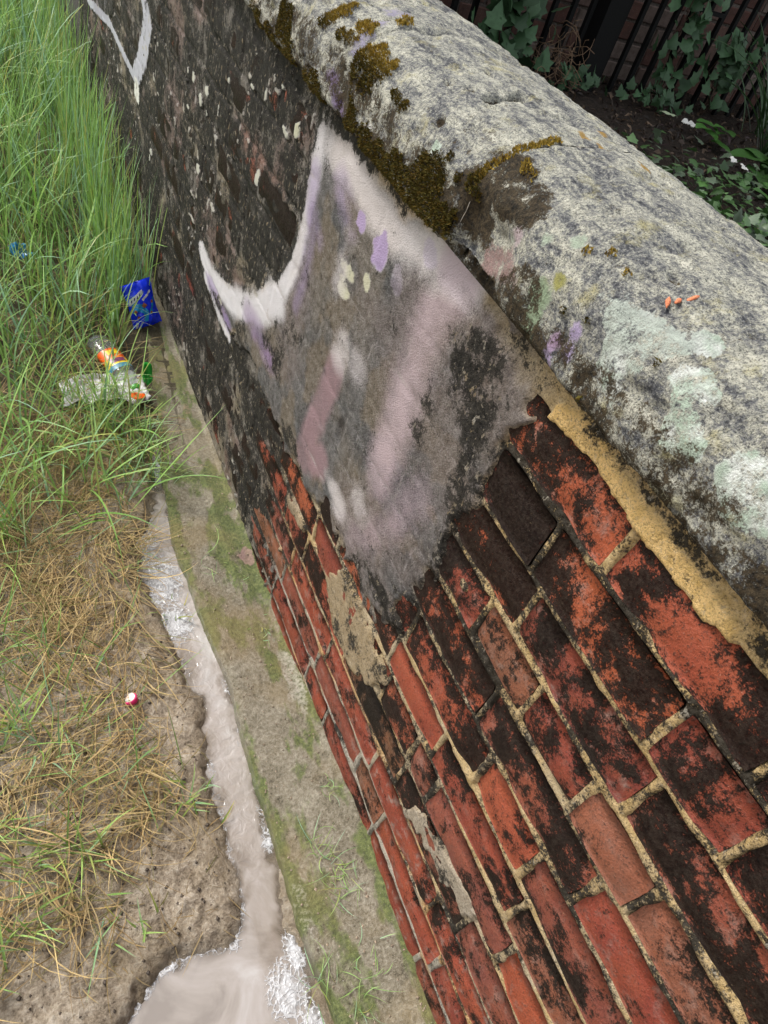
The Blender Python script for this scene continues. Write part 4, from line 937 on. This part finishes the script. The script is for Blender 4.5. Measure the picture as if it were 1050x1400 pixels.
P_SKY = pm('faded_blue_wrapper', (.03, .22, .50), .3)
scrap('wrapper_scrap', (-.395, 2.16, -.02), .075, .05, P_SKY, 'torn pale blue wrapper caught deep in the tall grass', 'wrapper', (.6, .2, .5), 9, .02)
# half radish
P_PINK = pm('radish_skin', (.62, .012, .13), .3); P_RW = pm('radish_flesh', (.62, .56, .50), .4)
rx, ry = GN['radish'][0]
V, F = [], []
n_, m_ = 20, 12
for i in range(m_+1):
    ph = math.pi*i/m_
    for j in range(n_):
        a = 2*math.pi*j/n_; r_ = .0125*(1+.05*math.sin(3*a+ph*2)); z_ = r_*math.cos(ph)*.95
        V.append((r_*math.sin(ph)*math.cos(a), r_*math.sin(ph)*math.sin(a), min(z_, .0042+.0012*math.sin(2*a))))
for i in range(m_):
    for j in range(n_): j2 = (j+1) % n_; F.append((i*n_+j, (i+1)*n_+j, (i+1)*n_+j2, i*n_+j2))
rd = tag(empty('radish', (rx, ry, -.084), (R(-32), R(-26), .4)), 'small pink and white bitten radish lying on the muddy straw', 'radish')
obj('skin', mk_mesh('skin', V, F, P_PINK), rd)
V = [(0, 0, .0060)]+[(.0098*(1+.07*math.sin(3*a))*math.cos(a), .0098*(1+.07*math.sin(3*a))*math.sin(a), .0056+.0012*math.sin(2*a)) for a in np.linspace(0, 2*math.pi, 25)[:-1]]+[(.0110*math.cos(a), .0110*math.sin(a), .0034) for a in np.linspace(0, 2*math.pi, 25)[:-1]]
F = [(0, 1+j, 1+(j+1) % 24) for j in range(24)]+[(1+j, 25+j, 25+(j+1) % 24, 1+(j+1) % 24) for j in range(24)]
obj('cut_face', mk_mesh('cut_face', V, F, P_RW), rd)
V, F = tube_mesh([[(0, .010, .004), (.002, .015, .006), (.001, .021, .004)]], .0016, 6, .8); obj('root', mk_mesh('root', V, F, P_RW), rd)
# orange crumbs on the coping
P_CR = plain('orange_crumb', (.55, .17, .075), .8, 700, .5, .001)
for i, ((y, s_), ln, rz, lb) in enumerate(zip(CP['orange'], (.011, .007, .012), (.9, .2, -.1), ('pointed orange crumb touching the white lichen on the coping', 'smallest orange crumb on the coping between two larger ones', 'largest orange crumb lying flat on the bare grey coping'))):
    px, pz = cop_pt(np.array(s_)); V, F = [], []
    for a in range(7):
        t_ = a/6; r_ = .0021*math.sin(math.pi*min(max(t_, .04), .96))**.7*(1+.2*math.sin(5*a+i))
        for j in range(8): q = 2*math.pi*j/8; V.append(((t_-.5)*ln, r_*math.cos(q), r_*.8*math.sin(q)))
    for a in range(6):
        for j in range(8): j2 = (j+1) % 8; F.append((a*8+j, a*8+j2, a*8+8+j2, a*8+8+j))
    F += [tuple(range(8))[::-1], tuple(range(48, 56))]
    tag(obj('orange_crumb', mk_mesh('orange_crumb', V, F, P_CR), loc=(float(px), y, float(pz)-.001), rot=(0, -.5, rz)), lb, 'crumb')
# ================================================================== GARDEN STRIP BEHIND THE WALL (ground about 0.6 m up)
YB, YF, ZS = 2.80, 2.55, .60
def soil_h(x, y): return ZS+.03*(fbm(x*3, y*3, 601, 3)-.5)+.02*(fbm(x*18, y*18, 603, 3)-.5)
sx_ = np.r_[np.arange(.236, 3.4, .022), 4, 5, 7]; sy_ = np.r_[-1.6, -1, -.4, np.arange(0, 2.82, .022)]
Xs, Ys = np.meshgrid(sx_, sy_, indexing='ij')
k = NM('dark_garden_soil'); s1 = k.noise(40, 8, .75); s2 = k.noise(220, 5, .7, seed=2.)
M_SOIL = k.fin(k.ramp(k.math('ADD', k.math('MULTIPLY', s1, .5), k.math('MULTIPLY', s2, .5)), [(.38, (.009, .007, .005)), (.52, (.040, .028, .020)), (.68, (.11, .076, .052))]), .9, k.bump(k.math('ADD', s1, s2), .012, 1.), .2)
me = mk_mesh('garden_soil', np.stack([Xs, Ys, soil_h(Xs, Ys)], -1), grid_faces(len(sx_), len(sy_)), M_SOIL)
me.flip_normals() if me.polygons[0].normal.z < 0 else None
tag(obj('garden_soil', me), kind='structure')
V, F = box_vf(.236, 7, -1.6, 2.82, .2, .52); tag(obj('garden_bank', mk_mesh('garden_bank', V, F, M_SOIL, False)), kind='structure')
# fallen leaves: curled little cards
def litter_leaves(N, area, cols, size, hfun, flat=.5):
    x = rng.uniform(area[0], area[1], N); y = rng.uniform(area[2], area[3], N); z = hfun(x, y)+rng.uniform(.0, .012, N)
    s_ = rng.uniform(*size, N); a = rng.uniform(0, 6.28, N); tl = rng.normal(0, flat, (N, 2))
    u = np.stack([np.cos(a), np.sin(a), tl[:, 0]], -1); v = np.stack([-np.sin(a), np.cos(a), tl[:, 1]], -1)*.5
    P = np.c_[x, y, z]
    V = np.stack([P-u*s_[:, None], P-v*s_[:, None]*.8+np.array((0, 0, .004)), P+u*s_[:, None], P+v*s_[:, None]*.8+np.array((0, 0, .004))], 1).reshape(-1, 3)
    F = np.arange(4*N).reshape(-1, 4); C = np.repeat(np.array(cols)[rng.integers(0, len(cols), N)]*rng.uniform(.5, 1.3, (N, 1)), 4, 0); return V, F, C
V, F, C = litter_leaves(5200, (.3, 3.2, .4, 2.8), [(.065, .043, .03), (.10, .065, .04), (.035, .025, .02), (.16, .105, .065), (.055, .03, .03)], (.005, .018), soil_h)
me = mk_mesh('leaf_litter', V, F, M_STRAW, False); attr_c(me, 'col', C); tag(obj('leaf_litter', me), 'brown rotting leaf litter covering the dark garden soil', 'leaf litter', kind='stuff')

# ---- back wall of old bricks
M_BB = NM('old_back_brick'); k = M_BB; oi = k.n('ShaderNodeObjectInfo'); sp = k.n('ShaderNodeSeparateColor'); k.l(oi.outputs['Color'], sp.inputs[0])
bc = k.ramp(sp.outputs[0], [(0, (.09, .04, .032)), (.4, (.15, .075, .06)), (.7, (.17, .12, .10)), (1, (.22, .175, .15))]); bn = k.noise(30, 7, .7); bn2 = k.noise(200, 4, .7, seed=2.)
bc = k.mix(k.rng(bn, .4, .7, 0, .7), bc, (.06, .045, .038)); bc = k.mix(k.rng(bn2, .6, .72, 0, .6), bc, (.30, .26, .22)); M_BB = k.fin(bc, .9, k.bump(bn, .004, .8), .2)
M_BM = plain('back_wall_mortar', (.13, .105, .09), .9, 120, .6, .003)
bw = tag(empty('garden_wall', (2., YB, .5)), 'weathered red brick garden wall behind the black railings', 'wall')
V, F = box_vf(-1.7, 5, .008, .22, -.3, 2.7); obj('mortar', mk_mesh('mortar', V, F, M_BM, False), bw)
def small_brick(L, H, Dp):
    e = .004; V = [(-L/2, Dp, -H/2), (L/2, Dp, -H/2), (L/2, Dp, H/2), (-L/2, Dp, H/2), (-L/2, e, -H/2), (L/2, e, -H/2), (L/2, e, H/2), (-L/2, e, H/2), (-L/2+e, 0, -H/2+e), (L/2-e, 0, -H/2+e), (L/2-e, 0, H/2-e), (-L/2+e, 0, H/2-e)]
    F = [(8, 9, 10, 11)]+[(4+i, 4+(i+1) % 4, 8+(i+1) % 4, 8+i) for i in range(4)]+[(i, (i+1) % 4, 4+(i+1) % 4, 4+i) for i in range(4)]+[(3, 2, 1, 0)]
    return mk_mesh('brick', V, F, M_BB, False)
SB, SH = small_brick(.212, .064, .06), small_brick(.102, .064, .06)
for r_ in range(22):
    z = .55+r_*.075; x = .35+(.11 if r_ % 2 else 0)
    while x < 3.9:
        hd = r2.random() < .2; L = .102 if hd else .212
        if r_ < 9 or x < 3.6:
            o = obj('brick', SH if hd else SB, bw, (x+L/2-2., r2.uniform(-.005, .004), z-.5), (r2.uniform(-.02, .02), r2.uniform(-.01, .01), r2.uniform(-.02, .02))); o.color = (r2.random(), 0, 0, 1)
        x += L+.011
        if r_ > 8: x += 0
# ---- railings
M_IRON = plain('black_painted_iron', (.005, .005, .005), .7, 200, .3, .0008, .15)
fn = tag(empty('railing', (1.7, YF, ZS)), 'black iron railings with a square post in front of the garden wall', 'railing')
V, F = box_vf(-.009, .009, -.009, .009, -.04, 1.25); bar_me = mk_mesh('bar', V, F, M_IRON, False)
V, F = box_vf(-.045, .045, -.045, .045, -.1, 1.4); post_me = mk_mesh('post', V, F, M_IRON, False)
obj('post', post_me, fn, (.03, 0, 0)); V, F = box_vf(-.052, .052, -.052, .052, 1.4, 1.44); obj('post_cap', mk_mesh('post_cap', V, F, M_IRON, False), fn, (.03, 0, 0))
obj('post', post_me, fn, (-1.27, 0, 0)); obj('post', post_me, fn, (2.1, 0, 0))
for i in range(-15, 26):
    x = i*.083+.03
    if abs(x-.03) < .05 or abs(x+1.27) < .05 or abs(x-2.1) < .05: continue
    obj('bar', bar_me, fn, (x, 0, 0), (0, r2.uniform(-.006, .006), 0))
V, F = box_vf(-1.4, 2.3, -.012, .012, 1.12, 1.16); obj('rail', mk_mesh('rail', V, F, M_IRON, False), fn)
V, F = box_vf(.46, .60, -.022, -.010, .335, .350); obj('bracket', mk_mesh('bracket', V, F, M_IRON, False), fn)

# ---- ivy and weeds
def ivy_leaf(s_=1., lob=5):
    pts = [(0, 0)]; A = [(-.16, -.12), (-.42, -.05), (-.36, .12), (-.50, .36), (-.26, .42), (-.20, .62), (0, .95), (.20, .62), (.26, .42), (.50, .36), (.36, .12), (.42, -.05), (.16, -.12)]
    V = [(0, .15, .0)]+[(x*s_, y*s_, -.18*abs(x)*s_-.08*y*y*s_) for x, y in A]; V[0] = (0, .15*s_, .03*s_)
    return V, [(0, i, i+1) for i in range(1, len(A))]+[(0, len(A), 1)]
def colmat(name, col, tr=.15):
    k = NM(name); oi = k.n('ShaderNodeObjectInfo'); n = k.noise(60, 5, .6)
    c = k.mix(k.rng(oi.outputs['Random'], 0, 1), tuple(q*.6 for q in col), tuple(q*1.4 for q in col)); c = k.mix(k.rng(n, .35, .7, 0, .5), c, tuple(q*.5 for q in col)); k.fin(c, .5, None, .35); return k.translucent(c, tr)
M_IVY = colmat('ivy_green', (.055, .115, .05)); M_WEED = colmat('weed_green', (.045, .11, .025)); M_DOCK = colmat('dock_green', (.06, .16, .03)); M_STEM = plain('brown_stem', (.06, .035, .022), .8, 100, .4); M_DRY = plain('dry_brown_stem', (.15, .09, .05), .8, 100, .4)
V, F = ivy_leaf(1.); IVY = mk_mesh('leaf', V, F, M_IVY, True)
V, F = ivy_leaf(1.); WEED = mk_mesh('leaf', V, F, M_WEED, True)
def ivy(loc, n_, w_, h_, dep, label, me=IVY, s=(.04, .075), seed=1, name='ivy_plant'):
    q = random.Random(seed); e = tag(empty(name, loc), label, 'ivy' if name == 'ivy_plant' else 'plant', None)
    paths = []
    for j in range(5):
        x = q.uniform(-w_, w_)*.5; p = [(x*.3, 0, -.02)]
        for t_ in range(1, 7): p.append((x*.3+(x-x*.3)*t_/6+q.uniform(-.02, .02), q.uniform(-dep, dep)*.4, h_*t_/6))
        paths.append(p)
    V, F = tube_mesh(paths, .0035, 5, .5); obj('stem', mk_mesh('stem', V, F, M_STEM), e)
    for i in range(n_):
        t_ = q.random()**.8; a = q.gauss(0, .5)
        obj('leaf', me, e, (a*w_*(1-.35*t_), q.uniform(-dep, dep*.3), t_*h_), (q.uniform(.5, 1.5), q.uniform(-.7, .7), q.uniform(-1.1, 1.1)+(math.pi if q.random() < .12 else 0)), (q.uniform(*s),)*3)
    return e
ivy((1.24, YF-.05, ZS), 170, .20, .56, .10, 'large leafy ivy climbing the railings left of the square post', seed=3, s=(.05, .085))
ivy((2.13, YF-.02, ZS), 75, .13, .50, .07, 'ivy climbing the railings beside the small iron bracket', seed=5)
ivy((2.42, YF-.04, ZS), 60, .15, .30, .08, 'low ivy spreading at the foot of the railings', seed=8, s=(.04, .07))
ivy((1.60, YF-.10, ZS), 40, .16, .07, .06, 'patch of creeping ivy on the soil before the square post', seed=9, s=(.03, .045))
ivy((2.02, YF-.12, ZS), 40, .22, .07, .07, 'patch of creeping ivy along the base of the railings', seed=12, s=(.03, .045))
# tangle of dead vine
paths = []
q = random.Random(4)
for j in range(46):
    c = Vector((q.gauss(0, .05), q.gauss(0, .04), q.uniform(.0, .16))); a0 = q.uniform(0, 6.28); r_ = q.uniform(.02, .06); nx_ = Vector((q.gauss(0, 1), q.gauss(0, 1), q.gauss(0, 1))).normalized(); u = nx_.orthogonal().normalized(); v = nx_.cross(u)
    paths.append([c+u*r_*math.cos(a0+t_*.7)*(1+.1*t_)+v*r_*math.sin(a0+t_*.7) for t_ in range(7)])
V, F = tube_mesh(paths, .0016, 4, .4); tag(obj('dead_vine', mk_mesh('dead_vine', V, F, M_DRY), loc=(1.50, YF-.10, ZS+.01)), 'brown tangle of dead vine at the foot of the square post', 'vine')
# ground weeds along the wall
N = 900; x = rng.normal(1.6, .26, N); y = rng.normal(1.28, .26, N); x = np.where(x < .5, .5+rng.random(N)*.6, x); y = np.where(y > 1.86, 1.0+rng.random(N)*.8, y)
V0, F0 = ivy_leaf(1.); V0 = np.array(V0); Vs, Fs, Cs = [], [], []
z = soil_h(x, y)
for i in range(N):
    s_ = rng.uniform(.016, .042); a = rng.uniform(0, 6.28); tl = rng.normal(0, .5); ca, sa, ct, st_ = math.cos(a), math.sin(a), math.cos(tl), math.sin(tl)
    Q = V0*s_; Q = np.c_[Q[:, 0], Q[:, 1]*ct-Q[:, 2]*st_, Q[:, 1]*st_+Q[:, 2]*ct]; Q = np.c_[Q[:, 0]*ca-Q[:, 1]*sa, Q[:, 0]*sa+Q[:, 1]*ca, Q[:, 2]]
    b0 = i*len(V0); Vs.append(Q+np.array((x[i], y[i], z[i]+rng.uniform(.01, .10)))); Fs += [tuple(b0+q_ for q_ in f) for f in F0]
    cc = np.array([(.05, .115, .03), (.07, .16, .04), (.10, .18, .07), (.13, .18, .11)])[rng.integers(0, 4)]*rng.uniform(.6, 1.2); Cs.append(np.tile(cc, (len(V0), 1)))
me = mk_mesh('ground_weeds', np.concatenate(Vs), np.array(Fs), M_LEAF); attr_c(me, 'col', np.concatenate(Cs)); tag(obj('ground_weeds', me), 'low carpet of small green weeds on the soil behind the coping', 'weeds', kind='stuff')
# strap-leaved plant, each leaf its own mesh
def strap_plant(loc, n_, label, seed, L=(.35, .6), lean=(-2.6, .3)):
    global rng
    e = tag(empty('strap_leaf_plant', loc), label, 'plant'); q = np.random.default_rng(seed)
    for i in range(n_):
        a = np.array([q.uniform(*lean)]); l_ = np.array([q.uniform(*L)]); col = np.array([[.035, .075, .025]])*q.uniform(.6, 1.6)
        V, F, C = blades(np.array([[q.normal(0, .03), q.normal(0, .03), 0]]), a, l_, np.array([q.uniform(.012, .02)]), np.array([q.uniform(.15, .7)]), np.array([q.uniform(.6, 1.5)]), col, col*1.3, 10)
        m_ = mk_mesh('leaf', V, F, M_LEAF); attr_c(m_, 'col', C); obj('leaf', m_, e)
strap_plant((2.28, 1.96, ZS), 26, 'clump of long arching strap leaves in the dark garden bed', 21, lean=(-6.2, 0))
strap_plant((2.62, 2.30, ZS), 18, 'smaller strap leaved clump between the long clump and the railings', 22, lean=(-6.2, 0))
def dock(loc, n_, label, seed, s=(.10, .16)):
    e = tag(empty('broad_leaf_plant', loc), label, 'plant'); q = random.Random(seed)
    U, Vv = np.meshgrid(np.linspace(0, 1, 9), np.linspace(-1, 1, 7), indexing='ij'); wv = np.sin(math.pi*np.clip(U*.93+.04, 0, 1))**.7*.36
    me = mk_mesh('leaf', np.stack([Vv*wv, U, .10*np.abs(Vv)*wv*2-.35*U*U+.03*np.sin(9*U)*np.abs(Vv)], -1), grid_faces(9, 7), M_DOCK)
    for i in range(n_):
        l_ = q.uniform(*s); obj('leaf', me, e, (q.gauss(0, .02), q.gauss(0, .02), q.uniform(.02, .08)), (q.uniform(.15, .7), 0, i*6.28/n_+q.uniform(-.3, .3)), (l_*1.2, l_, l_))
dock((1.98, 1.72, ZS), 9, 'broad leaved dock plant with glossy ribbed leaves', 31)
dock((1.72, 1.42, ZS), 8, 'broad leaved plant with a yellowing leaf low beside the weeds', 32, (.08, .14))
dock((2.05, 2.05, ZS), 7, 'bright green bushy seedling under the strap leaves', 33, (.05, .09))
# scraps of white on the soil
P_PET = pm('white_petal', (.70, .68, .62), .6); P_PLF = pm('pale_green_leaf', (.36, .42, .26), .6)
scrap('fallen_leaf', (2.02, 2.30, ZS+.02), .075, .03, P_PLF, 'pale green fallen leaf lying on the bare dark soil', 'leaf', (0, 0, -.6), 3, .008)
scrap('white_petal', (2.04, 2.20, ZS+.025), .055, .042, P_PET, 'white torn petal next to the pale green fallen leaf', 'petal', (.2, .1, -.7), 5, .012)
scrap('white_petal', (1.775, 1.715, ZS+.07), .045, .025, P_PET, 'narrow white petal resting on the green weeds', 'petal', (.2, .1, .2), 6, .01)
scrap('white_petal', (1.775, 1.655, ZS+.07), .045, .034, P_PET, 'rounded white petal lying below the narrow one on the weeds', 'petal', (.2, .2, -.2), 8, .01)
print('bricks', nb, 'objects', len(bpy.data.objects), 'tris', sum(len(m.polygons)*2 for m in bpy.data.meshes))
